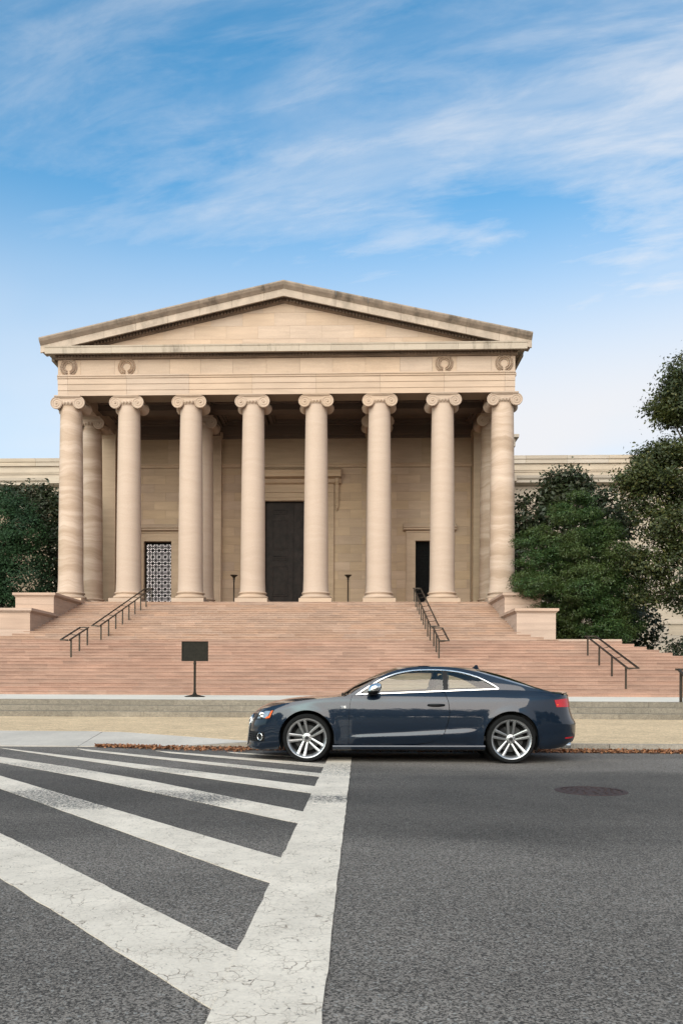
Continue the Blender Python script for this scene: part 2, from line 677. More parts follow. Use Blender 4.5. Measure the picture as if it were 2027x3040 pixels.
M_BRONZE = simple('dark bronze', (0.045, 0.034, 0.024), 0.5, 0.55, noise=0.25, scale=8)
M_SIGN = simple('dark bronze sign', (0.018, 0.016, 0.012), 0.7, 0.0, .12, noise=0.2, scale=10)
M_DOOR = simple('dark bronze door', (0.020, 0.014, 0.012), 0.6, 0.1, .2, noise=0.35, scale=2.5, bump=0.1)
M_IRON = simple('black iron grille', (0.008, 0.008, 0.008), 0.8, 0.0, .1, noise=0.1)
M_RUST = simple('rusty cast iron', (0.040, 0.022, 0.019), 0.75, 0.2, noise=0.5, scale=30, bump=0.3)
M_BARK = simple('bark', (0.05, 0.038, 0.028), 0.95, noise=0.4, scale=12, bump=0.6)
M_DARKROOM = simple('dark interior', (0.01, 0.01, 0.01), 0.9)
M_GLOW = simple('pale glowing backing', (0.7, 0.66, 0.62), 0.8)
_b = M_GLOW.node_tree.nodes['Principled BSDF']
_b.inputs['Emission Color'].default_value = (1.0, 0.90, 0.86, 1)
_b.inputs['Emission Strength'].default_value = 0.55  # pale panel behind the left grille emits weakly by itself


def leaf_mat(name, a, b, c, rough=0.55, trans=0.25):
    k = Nd(name)
    r = k.island()
    cl = k.noise(k.pos(), 0.55, 2, 0.5)
    col = k.mix(k.ramp(cl, 0.35, 0.65), a, b)
    col = k.mix(k.ramp(r, 0.80, 1.0), col, c)
    col = k.val(col, k.ramp(k.math('FRACT', k.math('MULTIPLY', r, 17.7)), 0, 1, 0.7, 1.25, False))
    m = k.done(col, rough)
    tr = k.n('ShaderNodeBsdfTranslucent')
    k.l(k.val(col, 1.2), tr.inputs[0])
    ms = k.n('ShaderNodeMixShader')
    ms.inputs[0].default_value = trans
    k.l(k.b.outputs[0], ms.inputs[1])
    k.l(tr.outputs[0], ms.inputs[2])
    k.l(ms.outputs[0], k.out.inputs[0])
    return m


# ------------------------------------------------------------------ ground, road, pavements
XC = -4.33                                       # axis of the portico
g = MB()
g.box(-600, 600, -600, 900, -1.0, -0.06)
tag(obj('ground', g, M_GROUND), kind='structure')
g = MB()
g.box(-160, 160, -7.5, 13.25, -0.055, 0.0)
road = tag(obj('road', g, M_ASPH), kind='structure')


def flat_strip(name, pts, mat, parent, z0=0.0, z1=0.004, jit=0.0025, n=26):
    """painted strip: closed outline densified with slightly ragged edges"""
    out = []
    N = len(pts)
    for i in range(N):
        a, b = Vector(pts[i]), Vector(pts[(i + 1) % N])
        m = max(1, int((b - a).length / 0.12))
        nn = (b - a).normalized()
        for j in range(m):
            q = a.lerp(b, j / m)
            e = random.gauss(0, jit) if j else 0
            out.append((q.x - nn.y * e, q.y + nn.x * e))
    mb = MB()
    mb.prism_xy(out, z0, z1)
    return obj(name, mb, mat, parent)


stop = flat_strip('stop_line', [(-0.475, 1.2), (-0.105, 1.2), (0.022, 11.7), (-0.315, 11.7)], M_PAINT, road, 0.0, 0.008)
STR = [
    [(-0.30, 3.05), (-2.231, 5.36), (-4.6, 8.2), (-7.9, 12.1), (-7.9, 11.5), (-4.6, 7.55), (-1.919, 4.374), (-0.30, 2.47)],
    [(-0.22, 4.72), (-1.657, 6.385), (-4.004, 9.115), (-6.2, 11.6), (-6.2, 11.0), (-3.525, 8.027), (-2.567, 6.88), (-0.58, 4.499), (-0.22, 4.12)],
    [(-0.20, 6.53), (-2.128, 8.692), (-3.52, 10.074), (-5.006, 11.393), (-6.8, 12.9), (-6.8, 12.4), (-4.653, 10.59), (-3.015, 9.02), (-0.20, 5.97)],
    [(-0.2, 8.25), (-2.044, 9.905), (-5.75, 13.0), (-5.279, 12.528), (-2.505, 9.871), (-0.2, 7.70)],
    [(-0.2, 9.50), (-4.4, 12.90), (-4.1, 12.48), (-0.2, 9.14)],
    [(-0.2, 10.62), (-3.046, 12.588), (-2.75, 12.22), (-0.2, 10.24)],
    [(-0.9, 11.9), (-1.9, 12.45), (-1.75, 12.25), (-0.8, 11.70)],
]
for i, q in enumerate(STR):
    flat_strip('crosswalk_stripe', q, M_PAINT, road)

# sidewalk and concrete ramp
SW = 0.12
KX = [-160, -7.2, -4.4, -1.6, 0.5, 160]
KY = [13.35, 13.30, 13.25, 12.98, 12.92, 12.92]


def kerb_y(x):
    return float(np.interp(x, KX, KY))


g = MB()
outl = [(x, kerb_y(x) + 0.16) for x in (-1.45, 0.5, 160)] + [(160, 22.0), (-160, 22.0), (-160, 15.6), (-5.0, 15.6), (-4.3, 15.35)]
g.prism_xy(outl, -0.05, SW)
tag(obj('sidewalk', g, M_TAN), kind='structure')
# ramp: two concrete slabs sloping up from the gutter to the pavement
g = MB()


def ramp_slab(mb, p):
    n = len(p)
    vs = [Vector(q) for q in p] + [Vector((q[0], q[1], -0.05)) for q in p]
    fs = [tuple(range(n)), tuple(range(2 * n - 1, n - 1, -1))] + [((i + 1) % n, i, n + i, n + (i + 1) % n) for i in range(n)]
    mb.add(vs, fs)


ramp = tag(empty('kerb_ramp', (-4, 14, 0)), kind='structure')
slabs = [[(-14, 13.32, 0.012), (-7.51, 13.31, 0.012), (-7.51, 15.59, 0.118), (-14, 15.59, 0.118)],
         [(-7.5, 13.31, 0.012), (-4.51, 13.27, 0.012), (-4.81, 15.59, 0.118), (-7.5, 15.59, 0.118)],
         [(-4.5, 13.27, 0.012), (-3.05, 13.16, 0.022), (-1.47, 13.13, 0.117), (-4.3, 15.33, 0.119), (-4.79, 15.58, 0.118)]]
for sp in slabs:
    g = MB()
    ramp_slab(g, [(x + 4, y - 14, z) for x, y, z in sp])
    obj('concrete_slab', g, M_CONC, ramp)
# kerb stones
kerb = tag(empty('kerb', (0, 0, 0)), kind='structure')
x = -1.5
while x < 34:
    L = random.uniform(1.7, 2.1)
    g = MB()
    a, b = x + 0.006, x + L - 0.006
    g.add([(a, kerb_y(a), -0.05), (b, kerb_y(b), -0.05), (b, kerb_y(b) + 0.155, -0.05), (a, kerb_y(a) + 0.155, -0.05),
           (a, kerb_y(a) + 0.015, SW + 0.004), (b, kerb_y(b) + 0.015, SW + 0.004), (b, kerb_y(b) + 0.155, SW + 0.004), (a, kerb_y(a) + 0.155, SW + 0.004)],
          [(0, 3, 2, 1), (4, 5, 6, 7), (0, 1, 5, 4), (1, 2, 6, 5), (2, 3, 7, 6), (3, 0, 4, 7)])
    obj('kerbstone', g, M_KERB, kerb)
    x += L
g = MB()
ramp_slab(g, [(-3.04, 13.0, 0.02), (-1.51, 12.975, SW + 0.004), (-1.51, 13.12, SW + 0.004), (-3.04, 13.15, 0.02)])
obj('kerbstone', g, M_KERB, kerb)

# granite steps
G0, GT, GR = 22.0, 0.37, (0.577 - SW) / 3
ZL = 0.577
gs = tag(empty('granite_steps', (0, 22, 0)), kind='structure')
for i in range(3):
    x = -19 + i * 0.5
    while x < 17:
        L = random.uniform(1.75, 2.05)
        g = MB()
        j = random.uniform(-.004, .004)
        g.box(x + 0.0025, x + L - 0.0025, i * GT + j, i * GT + (GT + 0.1 if i < 2 else 0.42), SW + i * GR - (0.02 if i == 0 else 0), SW + (i + 1) * GR - (0.004 if i < 2 else 0.0))
        obj('step_stone', g, M_GRAN, gs)
        x += L
g = MB()
g.box(-120, -19.01, 0, 0.6, 0, ZL - 0.01)
g.box(17.6, 120, 0, 0.6, 0, ZL - 0.01)
tag(obj('granite_end_run', g, M_GRAN, gs))
g = MB()
g.box(-120, 120, 22.0 + 2 * GT + 0.425, 31.6, 0.05, ZL)
g.box(-120, 120, 31.6, 95, 0.05, ZL - 0.02)
tag(obj('landing', g, M_PLAZA), kind='structure')

# ------------------------------------------------------------------ pink staircase
SY0, ST, SR = 31.4, 0.55, 0.161
NR = 35


def riser_y(kk):
    return SY0 + ST * (kk - 1) + (1.15 if kk >= 17 else 0)


def stair_z(y):
    kk = sum(1 for i in range(1, NR + 1) if riser_y(i) <= y + 1e-6)
    return ZL + SR * kk


ZF = ZL + SR * NR
YF = riser_y(NR)
stairs = tag(empty('staircase', (XC, SY0, ZL)), label='broad pink stone staircase rising from the landing to the portico', kind='structure')


def right_end(kk):
    if kk <= 16:
        return 15.05 - 0.385 * (kk - 11)
    if kk <= 20:
        return [10.75, 10.0, 9.4, 9.0][kk - 17] if False else [10.5, 9.9, 9.35, 8.95][kk - 17]
    return 8.75


def step_prof(ya, yb, za, zb):
    return [(ya + .018, za - .02), (yb, za - .02), (yb, zb), (ya + .012, zb), (ya, zb - .010), (ya, zb - .045), (ya + .018, zb - .055)]


stuff = MB()
for kk in range(1, NR + 1):
    xr = right_end(kk)
    xl = 2 * XC - xr
    y0, z0, z1 = riser_y(kk), ZL + SR * (kk - 1), ZL + SR * kk
    y1 = (riser_y(kk + 1) if kk < NR else y0 + 0.5) + 0.12
    if kk <= 16:
        x = max(xl, -20.6 + random.uniform(0, 1.0))
        if x > xl:
            stuff.box(xl - XC, x - 0.004 - XC, y0 - SY0, y1 - SY0, z0 - ZL - 0.02, z1 - ZL)
        while x < xr - 0.2:
            L = random.uniform(1.6, 2.9)
            if xr - x - L < 0.9:
                L = xr - x
            jy, jz = random.uniform(-.006, .006), random.uniform(-.003, .003)
            g = MB()
            g.prism_yz(step_prof(y0 + jy - SY0, y1 - SY0, z0 - ZL, z1 + jz - ZL), x + 0.0008 - XC, x + L - 0.0008 - XC)
            obj('step_stone', g, M_STEP, stairs)
            x += L
    else:
        x = xl
        while x < xr - 0.2:
            L = random.uniform(1.4, 2.6)
            if xr - x - L < 0.8:
                L = xr - x
            jy, jz = random.uniform(-.006, .006), random.uniform(-.004, .004)
            stuff.prism_yz(step_prof(y0 + jy - SY0, y1 - SY0, z0 - ZL, z1 + jz - ZL), x + 0.0008 - XC, x + L - 0.0008 - XC)
            x += L
o = obj('upper_step_stones', stuff, M_STEP2, stairs)
o['kind'] = 'stuff'
# bed under the stones
g = MB()
prof = [(riser_y(1) + .03 - SY0, -0.3)]
for kk in range(1, NR + 1):
    prof += [(riser_y(kk) + .05 - SY0, SR * kk - .03 - SR), (riser_y(kk) + .05 - SY0, SR * kk - .03)]
prof += [(YF + 3 - SY0, SR * NR - .03), (YF + 3 - SY0, -0.3)]
g.prism_yz(prof, -13.0, 13.0)
prof2 = [(riser_y(1) + .03 - SY0, -0.3)]
for kk in range(1, 17):
    prof2 += [(riser_y(kk) + .05 - SY0, SR * kk - .03 - SR), (riser_y(kk) + .05 - SY0, SR * kk - .03)]
prof2 += [(riser_y(17) + 1.0 - SY0, SR * 16 - .03), (riser_y(17) + 1.0 - SY0, -0.3)]
g.prism_yz(prof2, 13.001, 17.3)
g.prism_yz(prof2, -17.3, -13.001)
obj('stair_bed', g, M_STEPCORE, stairs)


# cheek walls: stone blocks under a moulded coping
def cheek(x0, x1, y0, y1, zb, zt, label):
    t = tag(empty('cheek_wall', ((x0 + x1) / 2, y0, zb)), label, 'wall', 'stone cheek walls beside the staircase')
    ox, oy, oz = (x0 + x1) / 2, y0, zb
    zc = zt - 0.23
    # courses of blocks
    hs_ = [(zb, zb + (zc - zb) * .52), (zb + (zc - zb) * .52, zc)]
    for n, (za, zb2) in enumerate(hs_):
        ys = [y0, y0 + (1.5 if n else 2.6), y0 + (3.4 if n else 4.6), y1]
        ys = [v for v in ys if v < y1 - .3] + [y1]
        for a, b in zip(ys[:-1], ys[1:]):
            g = MB()
            g.box(x0 - ox + .002, x1 - ox - .002, a - oy + .003, b - oy - .003, za - oz + .003, zb2 - oz - .003)
            obj('block', g, M_CHEEK, t)
    # coping: cove + slab
    g = MB()
    for (e, a, b) in ((0.035, zc, zc + .045), (0.075, zc + .045, zc + .09), (0.13, zc + .09, zt)):
        g.box(x0 - ox - e, x1 - ox + e, -e, y1 - oy + e, a - oz + .001, b - oz)
    obj('coping', g, M_CHEEK, t)
    return t


W = 2.05
cheek(8.73, 8.73 + W, 43.0, 52.0, 2.9, 5.04, 'lower stone cheek wall at the right side of the pink stairs')
cheek(8.70, 8.70 + W, 46.2, 52.3, 5.05, 6.22, 'upper stone cheek wall below the right end column')
cheek(2 * XC - 8.73 - W, 2 * XC - 8.6, 43.0, 52.0, 2.9, 5.04, 'lower stone cheek wall at the left side of the pink stairs')
cheek(2 * XC - 8.70 - W, 2 * XC - 8.5, 46.2, 52.3, 5.05, 6.22, 'upper stone cheek wall below the left end column')
t = tag(empty('retaining_wall', (12.6, 43.4, 2.6)), 'low stone wall with coping beside the green conifer', 'wall')
g = MB()
g.box(-1.75, 1.62, 0, 0.5, 0, 0.62)
obj('block', g, M_CHEEK, t)
g = MB()
g.box(-1.75, 1.72, -.07, 0.57, 0.62, 0.84)
g.box(-1.75, 1.67, -.035, 0.53, 0.58, 0.62)
obj('coping', g, M_CHEEK, t)

# ------------------------------------------------------------------ museum building
mus = tag(empty('museum', (XC, 52.5, ZF)), 'pale stone museum with ionic portico, pediment and low side wings', 'building')
MX, MY, MZ = XC, 52.5, ZF


def mpart(name, mb, mat, parent=None, smooth=False, sharp=None):
    """part given in world coordinates; parent defaults to the museum"""
    me = mb.mesh(name, smooth, sharp)
    me.transform(Matrix.Translation((-MX, -MY, -MZ)))
    return obj(name, me, mat, parent or mus)


COLX = [-14.04, -10.2, -6.13, -2.05, 2.05, 6.13, 10.2, 14.04]
ZA = 19.62            # underside of architrave
CH = ZA - ZF


def shaft_mesh():
    g = MB()
    prof = []
    b0, b1 = 0.72, CH - 0.62
    for i in range(17):
        u = i / 16
        r = 0.80 - 0.105 * (u ** 1.7) - 0.0 * u
        if i == 0:
            prof.append((0.845, b0))
        prof.append((r + (0.03 if i == 0 else 0), b0 + 0.05 + (b1 - b0 - 0.05) * u))
    prof += [(0.72, b1), (0.735, b1 + .04), (0.70, b1 + .08)]
    g.lathe(prof, 40)
    return g.mesh('column', True, 40)


def base_mesh():
    g = MB()
    prof = [(0.94, 0.26)]
    for a in range(-90, 91, 20):
        prof.append((0.90 + .11 * math.cos(R(a)), 0.37 + .11 * math.sin(R(a))))
    prof += [(0.865, 0.485), (0.845, 0.53), (0.865, 0.58)]
    for a in range(-90, 91, 30):
        prof.append((0.865 + .06 * math.cos(R(a)), 0.655 + .06 * math.sin(R(a))))
    prof += [(0.85, 0.722)]
    g.lathe(prof, 40)
    return g.mesh('base', True, 40)


def cap_mesh():
    g = MB()
    zt = CH
    g.box(-.86, .86, -.84, .84, zt - .07, zt)
    g.box(-.82, .82, -.80, .80, zt - .13, zt - .07)
    # canalis band
    zc = zt - .49
    for sy in (-1, 1):
        yf = sy * .72
        g.box(-.80, .80, min(yf, yf * .9), max(yf, yf * .9), zt - .36, zt - .13)
        # rim along top of the band
        g.tube([(-.74, yf * 1.02, zt - .155), (.74, yf * 1.02, zt - .155)], .022, 6)
        pts = [(-.52 + 1.04 * i / 8, yf * 1.015, zt - .355 - .02 * math.sin(math.pi * i / 8)) for i in range(9)]
        g.tube(pts, .02, 6)
    for sx in (-1, 1):
        cx = sx * .73
        # bolster along Y, pinched in the middle
        g.lathe([(.37, -.745), (.385, -.72), (.36, -.66), (.27, -.35), (.225, -.08), (.25, -.05), (.25, .05), (.225, .08), (.27, .35), (.36, .66), (.385, .72), (.37, .745)], 24, (cx, 0, zc), 'Y')
        for sy in (-1, 1):
            pts, rr = [], []
            for i in range(52):
                tt = i / 51
                ang = R(90) + sx * (tt * 2 * math.pi * 2.35) * -1
                rad = .345 * (1 - tt) ** 0.85 + .055
                pts.append((cx + rad * math.cos(ang) * 1.0, sy * .75, zc + rad * math.sin(ang)))
                rr.append(.034 * (1 - tt * .45))
            g.tube(pts, rr, 5)
            g.lathe([(.0, -.055), (.05, -.045), (.075, 0), (.05, .045), (0, .055)], 10, (cx, sy * .755, zc), 'Y', cap=False)
    # echinus with eggs
    zb = zt - .60
    g.lathe([(.70, zb), (.75, zb + .03), (.82, zb + .16), (.80, zb + .22)], 32)
    for i in range(24):
        a = 2 * math.pi * i / 24
        c = Vector((.80 * math.cos(a), .80 * math.sin(a), zb + .115))
        g.lathe([(0, -.11), (.05, -.06), (.068, 0.02), (.05, .08), (0, .10)], 6, c, 'Z', cap=False)
    return g.mesh('capital', True, 35)


ME_SH, ME_BA, ME_CA = shaft_mesh(), base_mesh(), cap_mesh()
g = MB()
g.box(-1.04, 1.04, -1.04, 1.04, -0.02, .26)
ME_PL = g.mesh('plinth')
for m_ in (ME_BA, ME_CA, ME_PL):
    m_.materials.append(M_LIME)


def column(x, y, mat, plinth=True):
    me = ME_SH
    o = obj('column', me, None, mus, loc=(x, y - MY, 0))
    if not me.materials:
        me.materials.append(mat)
    o.material_slots[0].link = 'OBJECT'
    o.material_slots[0].material = mat
    for nm, m2 in (('base', ME_BA), ('capital', ME_CA)) + ((('plinth', ME_PL),) if plinth else ()):
        obj(nm, m2, None, o)
    return o


for i, cx in enumerate(COLX):
    column(cx, 52.5, M_COLA if i in (0, 7) else M_COLB)
YI = 56.65
for cx, m_ in ((COLX[0], M_COLA), (COLX[2], M_COLB), (COLX[5], M_COLB), (COLX[7], M_COLA)):
    column(cx, YI, m_)

# porch floor
g = MB()
g.box(XC - 15.3, XC + 15.3, 51.9, 62, ZF - .6, ZF - .03)
g.box(XC - 15.6, XC + 15.6, 51.2, 62, 0.3, ZF - .61)
mpart('porch_floor', g, M_STEP2)

AF = 51.75      # architrave face
HW = 14.70      # half width of the entablature


# architrave: one moulded block per bay, mitred joints on column axes
def arch_profile(d):
    """(outward, z) profile of the architrave face"""
    return [(0.0, ZA), (0.0, ZA + .34), (.035, ZA + .345), (.035, ZA + .72), (.07, ZA + .725), (.07, ZA + 1.06), (.13, ZA + 1.10), (.13, ZA + 1.16),
            (.19, ZA + 1.22), (.19, ZA + 1.29), (-.9, ZA + 1.29), (-.9, ZA)]


xs = [-HW] + [c for c in COLX] + [HW]
for a, b in zip(xs[:-1], xs[1:]):
    g = MB()
    g.prism_yz([(AF + .07 - o_, z) for o_, z in arch_profile(0)], XC + a + .006, XC + b - .006)
    mpart('architrave_block', g, M_LIME)
g = MB()
g.box(XC - HW + .03, XC + HW - .03, AF + .16, AF + 1.42, ZA - .002, ZA + 2.3)
mpart('architrave_core', g, M_JOINT)
# side architraves and frieze returning to the cella
for sx in (-1, 1):
    g = MB()
    xo = XC + sx * HW
    xi = XC + sx * (HW - 1.3)
    g.box(min(xo, xi), max(xo, xi), AF + 1.45, 61.0, ZA - .004, ZA + 2.62)
    g.box(min(xo + sx * .1, xi), max(xo + sx * .1, xi), AF + .2, 61.0, ZA + 1.1, ZA + 1.29)
    mpart('side_architrave', g, M_LIME)
# frieze blocks with wreaths
FZ0, FZ1 = ZA + 1.29, ZA + 2.62
fx = [-HW, -13.2, -11.0, -9.45, -7.4, -5.4, -3.3, -1.15, 1.0, 3.1, 5.2, 7.4, 9.45, 11.0, 13.2, HW]
for a, b in zip(fx[:-1], fx[1:]):
    g = MB()
    g.box(XC + a + .006, XC + b - .006, AF + .05 + random.uniform(-.004, .004), AF + 1.3, FZ0 + .004, FZ1)
    mpart('frieze_block', g, M_LIME)


def wreath_mesh():
    g = MB()
    rr = random.Random(3)
    for sx in (-1, 1):
        for i in range(15):
            a = R(-80 + i * 11.7)
            for q in range(3):
                rad = .40 + (q - 1) * .085
                c = Vector((sx * rad * math.cos(a) * .98, -.02 - .03 * (q == 1), rad * math.sin(a)))
                d = Vector((-sx * math.sin(a) + sx * .55 * (q - 1) * math.cos(a), -.18 if q == 1 else -.06, math.cos(a) + .55 * (q - 1) * math.sin(a))).normalized()
                l, w = .18, .06
                n = Vector((0, -1, 0))
                s_ = d.cross(n).normalized() * w
                tip, mid = c + d * l, c + d * l * .45
                g.add([c, mid + s_, tip, mid - s_, mid + n * .09], [(0, 1, 4), (1, 2, 4), (2, 3, 4), (3, 0, 4)])
    g.tube([(.40 * math.cos(R(-82 + i * 5)), 0, .40 * math.sin(R(-82 + i * 5))) for i in range(0, 70)], .03, 5)
    g.lathe([(.0, -.06), (.06, -.05), (.1, 0)], 8, (0, 0, .40), 'Y', cap=False)
    return g.mesh('wreath')


ME_WR = wreath_mesh()
ME_WR.materials.append(M_LIME)
for cx in (COLX[0] + .05, COLX[1], COLX[6], COLX[7] - .05):
    o = obj('wreath', ME_WR, None, mus, loc=(cx, AF + .045 - MY, ZA + 1.84 - MZ))

# horizontal cornice: bed mould with dentils, soffit slab, corona, small top fillet
CZ0 = 22.27
CPJ = 0.62          # projection
CT = CZ0 + .30
cxs = [-HW - CPJ] + [-15.0 + i * 2.03 for i in range(0, 16)]
cxs = [-HW - CPJ, -13.0] + [-13.0 + i * 2.0 for i in range(1, 14)] + [HW + CPJ]
for a, b in zip(cxs[:-1], cxs[1:]):
    g = MB()
    yf = AF - CPJ
    # corona profile (y,z)
    pr_ = [(yf, CZ0 - .17), (yf, CZ0 + .19), (yf - .03, CZ0 + .21), (yf - .05, CZ0 + .30), (AF + .6, CZ0 + .30), (AF + .6, CZ0 + .0), (AF - .15, CZ0 + .0), (AF - .17, CZ0 - .08), (yf + .10, CZ0 - .10), (yf + .07, CZ0 - .17)]
    g.prism_yz(pr_, XC + a + .005, XC + b - .005)
    mpart('cornice_block', g, M_CORN)
# side eaves of the cornice
for sx in (-1, 1):
    g = MB()
    xo, xi = XC + sx * (HW + CPJ), XC + sx * (HW - .5)
    g.box(min(xo, xi), max(xo, xi), AF + .605, 68.5, CZ0 - .0, CZ0 + .30)
    xi2 = XC + sx * (HW + CPJ - .2)
    g.box(min(xo, xi2), max(xo, xi2), AF + .605, 68.5, CZ0 - .17, CZ0 - .002)
    mpart('eaves_slab', g, M_CORN)
g = MB()
n = int(2 * (HW + .1) / .21)
for i in range(n):
    x = XC - HW - .1 + i * .21
    g.box(x, x + .125, AF - .20, AF + .02, CZ0 - .25, CZ0 - .085)
o = mpart('dentil_row', g, M_SOOTSHADE)
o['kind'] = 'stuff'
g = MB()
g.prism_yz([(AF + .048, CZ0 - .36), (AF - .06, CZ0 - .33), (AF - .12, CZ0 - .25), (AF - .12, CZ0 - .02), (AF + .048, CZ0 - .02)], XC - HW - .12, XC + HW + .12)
mpart('bed_mould', g, M_SOOTSHADE)

# pediment: tympanum of clipped blocks, raking cornices
APZ = 26.46
HP = 15.60
TIPZ = 23.0
slope = (APZ - TIPZ) / HP
ang = math.atan(slope)


def clip_poly(poly, fn):
    out = []
    for i in range(len(poly)):
        a, b = poly[i], poly[(i + 1) % len(poly)]
        fa, fb = fn(a), fn(b)
        if fa >= 0:
            out.append(a)
        if (fa > 0 > fb) or (fa < 0 < fb):
            u = fa / (fa - fb)
            out.append((a[0] + (b[0] - a[0]) * u, a[1] + (b[1] - a[1]) * u))
    return out


TB = CT + .0
TH = 25.78 - TB            # tympanum apex above base
course = [(0, .62), (.62, 1.45), (1.45, 2.28), (2.28, TH)]
for ci, (a, b) in enumerate(course):
    x = -15 + (1.0 if ci % 2 else 0)
    while x < 15:
        L = 2.05 if ci < 3 else 2.1
        poly = [(x + .004, a + .004), (x + L - .004, a + .004), (x + L - .004, b - .004), (x + .004, b - .004)]
        for sx in (-1, 1):
            poly = clip_poly(poly, lambda q: (TH - slope * abs(q[0]) if sx * q[0] >= 0 else TH + slope * abs(q[0])) - q[1] + .10)
            if len(poly) < 3:
                break
        if len(poly) >= 3:
            g = MB()
            g.prism_xz([(XC + q[0], TB + q[1]) for q in poly], AF + .10 + random.uniform(-.004, .004), AF + .6)
            mpart('tympanum_block', g, M_LIME)
        x += L
g = MB()
g.prism_xz([(XC - 14.4, TB), (XC + 14.4, TB), (XC, TB + 14.4 * slope)], AF + .125, AF + .5)
mpart('tympanum_core', g, M_JOINT)

# raking cornice blocks: profile in (y, vertical offset below top line)
rake = [(AF - CPJ - .32, 0.0), (AF - CPJ - .32, -.08), (AF - CPJ - .22, -.22), (AF - CPJ - .10, -.32), (AF - CPJ - .06, -.36), (AF - CPJ + .013, -.40), (AF - CPJ + .013, -.84), (AF - CPJ + .08, -.86), (AF - .24, -.70), (AF + .5, -.66), (AF + .5, 0.0)]


def rake_block(xa, xb, sx, mat):
    g = MB()
    vs, m = [], len(rake)
    for xx in (xa, xb):
        zt = APZ - slope * abs(xx)
        vs += [(XC + sx * xx, y, zt + dz) for y, dz in rake]
    fs = [tuple(range(m)), tuple(range(2 * m - 1, m - 1, -1))] + [((i + 1) % m, i, m + i, m + (i + 1) % m) for i in range(m)]
    g.add(vs, fs)
    return mpart('raking_cornice_block', g, mat)


for sx in (-1, 1):
    e = [0, 1.25, 3.3, 5.35, 7.4, 9.45, 11.5, 13.55, HP]
    for a, b in zip(e[:-1], e[1:]):
        rake_block(a + .006 * (a > 0), b - .006, sx, M_RAKE)
    # raking dentils and bed mould
    g = MB()
    x = .15
    while x < 12.3:
        zt = APZ - slope * x - .78
        g.add([(XC + sx * (x + dx), y, zt + dz - slope * dx) for dx, y, dz in
               ((0, AF - .22, -.17), (.125, AF - .22, -.17), (.125, AF + .1, -.17), (0, AF + .1, -.17), (0, AF - .22, .03), (.125, AF - .22, .03), (.125, AF + .1, .03), (0, AF + .1, .03))],
              [(0, 3, 2, 1), (4, 5, 6, 7), (0, 1, 5, 4), (1, 2, 6, 5), (2, 3, 7, 6), (3, 0, 4, 7)])
        x += .21
    o = mpart('dentil_row', g, M_SOOTSHADE)
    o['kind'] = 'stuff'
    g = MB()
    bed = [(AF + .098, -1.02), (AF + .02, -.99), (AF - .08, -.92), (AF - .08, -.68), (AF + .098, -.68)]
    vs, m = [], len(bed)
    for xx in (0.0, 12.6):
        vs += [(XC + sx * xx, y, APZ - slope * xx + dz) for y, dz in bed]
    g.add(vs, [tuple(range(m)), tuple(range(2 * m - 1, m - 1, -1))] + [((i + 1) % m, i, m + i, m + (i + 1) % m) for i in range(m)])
    mpart('bed_mould', g, M_SOOTSHADE)
    # roof slope
    g = MB()
    za, zb = APZ - .15, APZ - .15 - slope * (HP - .3)
    vs = [(XC, AF + .3, za), (XC + sx * (HP - .3), AF + .3, zb), (XC + sx * (HP - .3), 70, zb), (XC, 70, za)]
    vs += [(v[0], v[1], v[2] - .3) for v in vs]
    g.add(vs, [(0, 1, 2, 3), (7, 6, 5, 4), (0, 4, 5, 1), (1, 5, 6, 2), (2, 6, 7, 3), (3, 7, 4, 0)])
    mpart('roof', g, M_WING)

# porch ceiling with coffers
CZ = ZA + 1.15
g = MB()
g.box(XC - 13.4, XC + 13.4, AF + 1.4, 61.2, CZ, CZ + .2)
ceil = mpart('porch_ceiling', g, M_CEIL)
WY = 61.0
ycross = [YI]
for y in ycross:
    g = MB()
    for xa, xb in ((COLX[0] + .6, COLX[2] - .6), (COLX[2] + .6, COLX[5] - .6), (COLX[5] + .6, COLX[7] - .6)):
        g.box(XC + xa - .58, XC + xb + .58, y - .55, y + .55, ZA + .45, CZ - .002)
        g.box(XC + xa - .58, XC + xb + .58, y - .65, y + .65, ZA + .85, CZ - .004)
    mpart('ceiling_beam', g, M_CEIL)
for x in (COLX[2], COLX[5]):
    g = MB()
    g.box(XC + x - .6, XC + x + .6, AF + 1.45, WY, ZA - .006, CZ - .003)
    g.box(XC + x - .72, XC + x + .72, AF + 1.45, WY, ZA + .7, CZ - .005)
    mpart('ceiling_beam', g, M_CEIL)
# coffers: stepped frames
for (xa, xb) in ((-13.3, -10.3 + 3.4), (-5.3, -1.9), (-1.7, 1.7), (1.9, 5.3), (6.95, 13.3)):
    for (ya, yb) in ((AF + 1.5, YI - .7), (YI + .7, WY - .3)):
        g = MB()
        for st, (dz, w) in enumerate(((.0, .28), (-.12, .16))):
            x0, x1, y0, y1 = XC + xa + .0, XC + xb, ya, yb
            z0, z1 = CZ - .30 - dz - .05, CZ - .001
            e = .22 + st * .14
            z0 = CZ - .34 + st * .16
            o0 = 0 if st == 0 else .22
            g.box(x0 + o0, x1 - o0, y0 + o0, y0 + e + o0 * .0, z0, z1)
            g.box(x0 + o0, x1 - o0, y1 - e, y1 - o0, z0, z1)
            g.box(x0 + o0, x0 + e, y0 + e, y1 - e, z0, z1)
            g.box(x1 - e, x1 - o0, y0 + e, y1 - e, z0, z1)
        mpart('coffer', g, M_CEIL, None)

# back wall of ashlar with door openings
OPEN = [(-2.19, 2.19, ZF, 14.86), (-11.38, -9.28, ZF, 11.77), (9.15, 11.25, ZF, 11.77)]


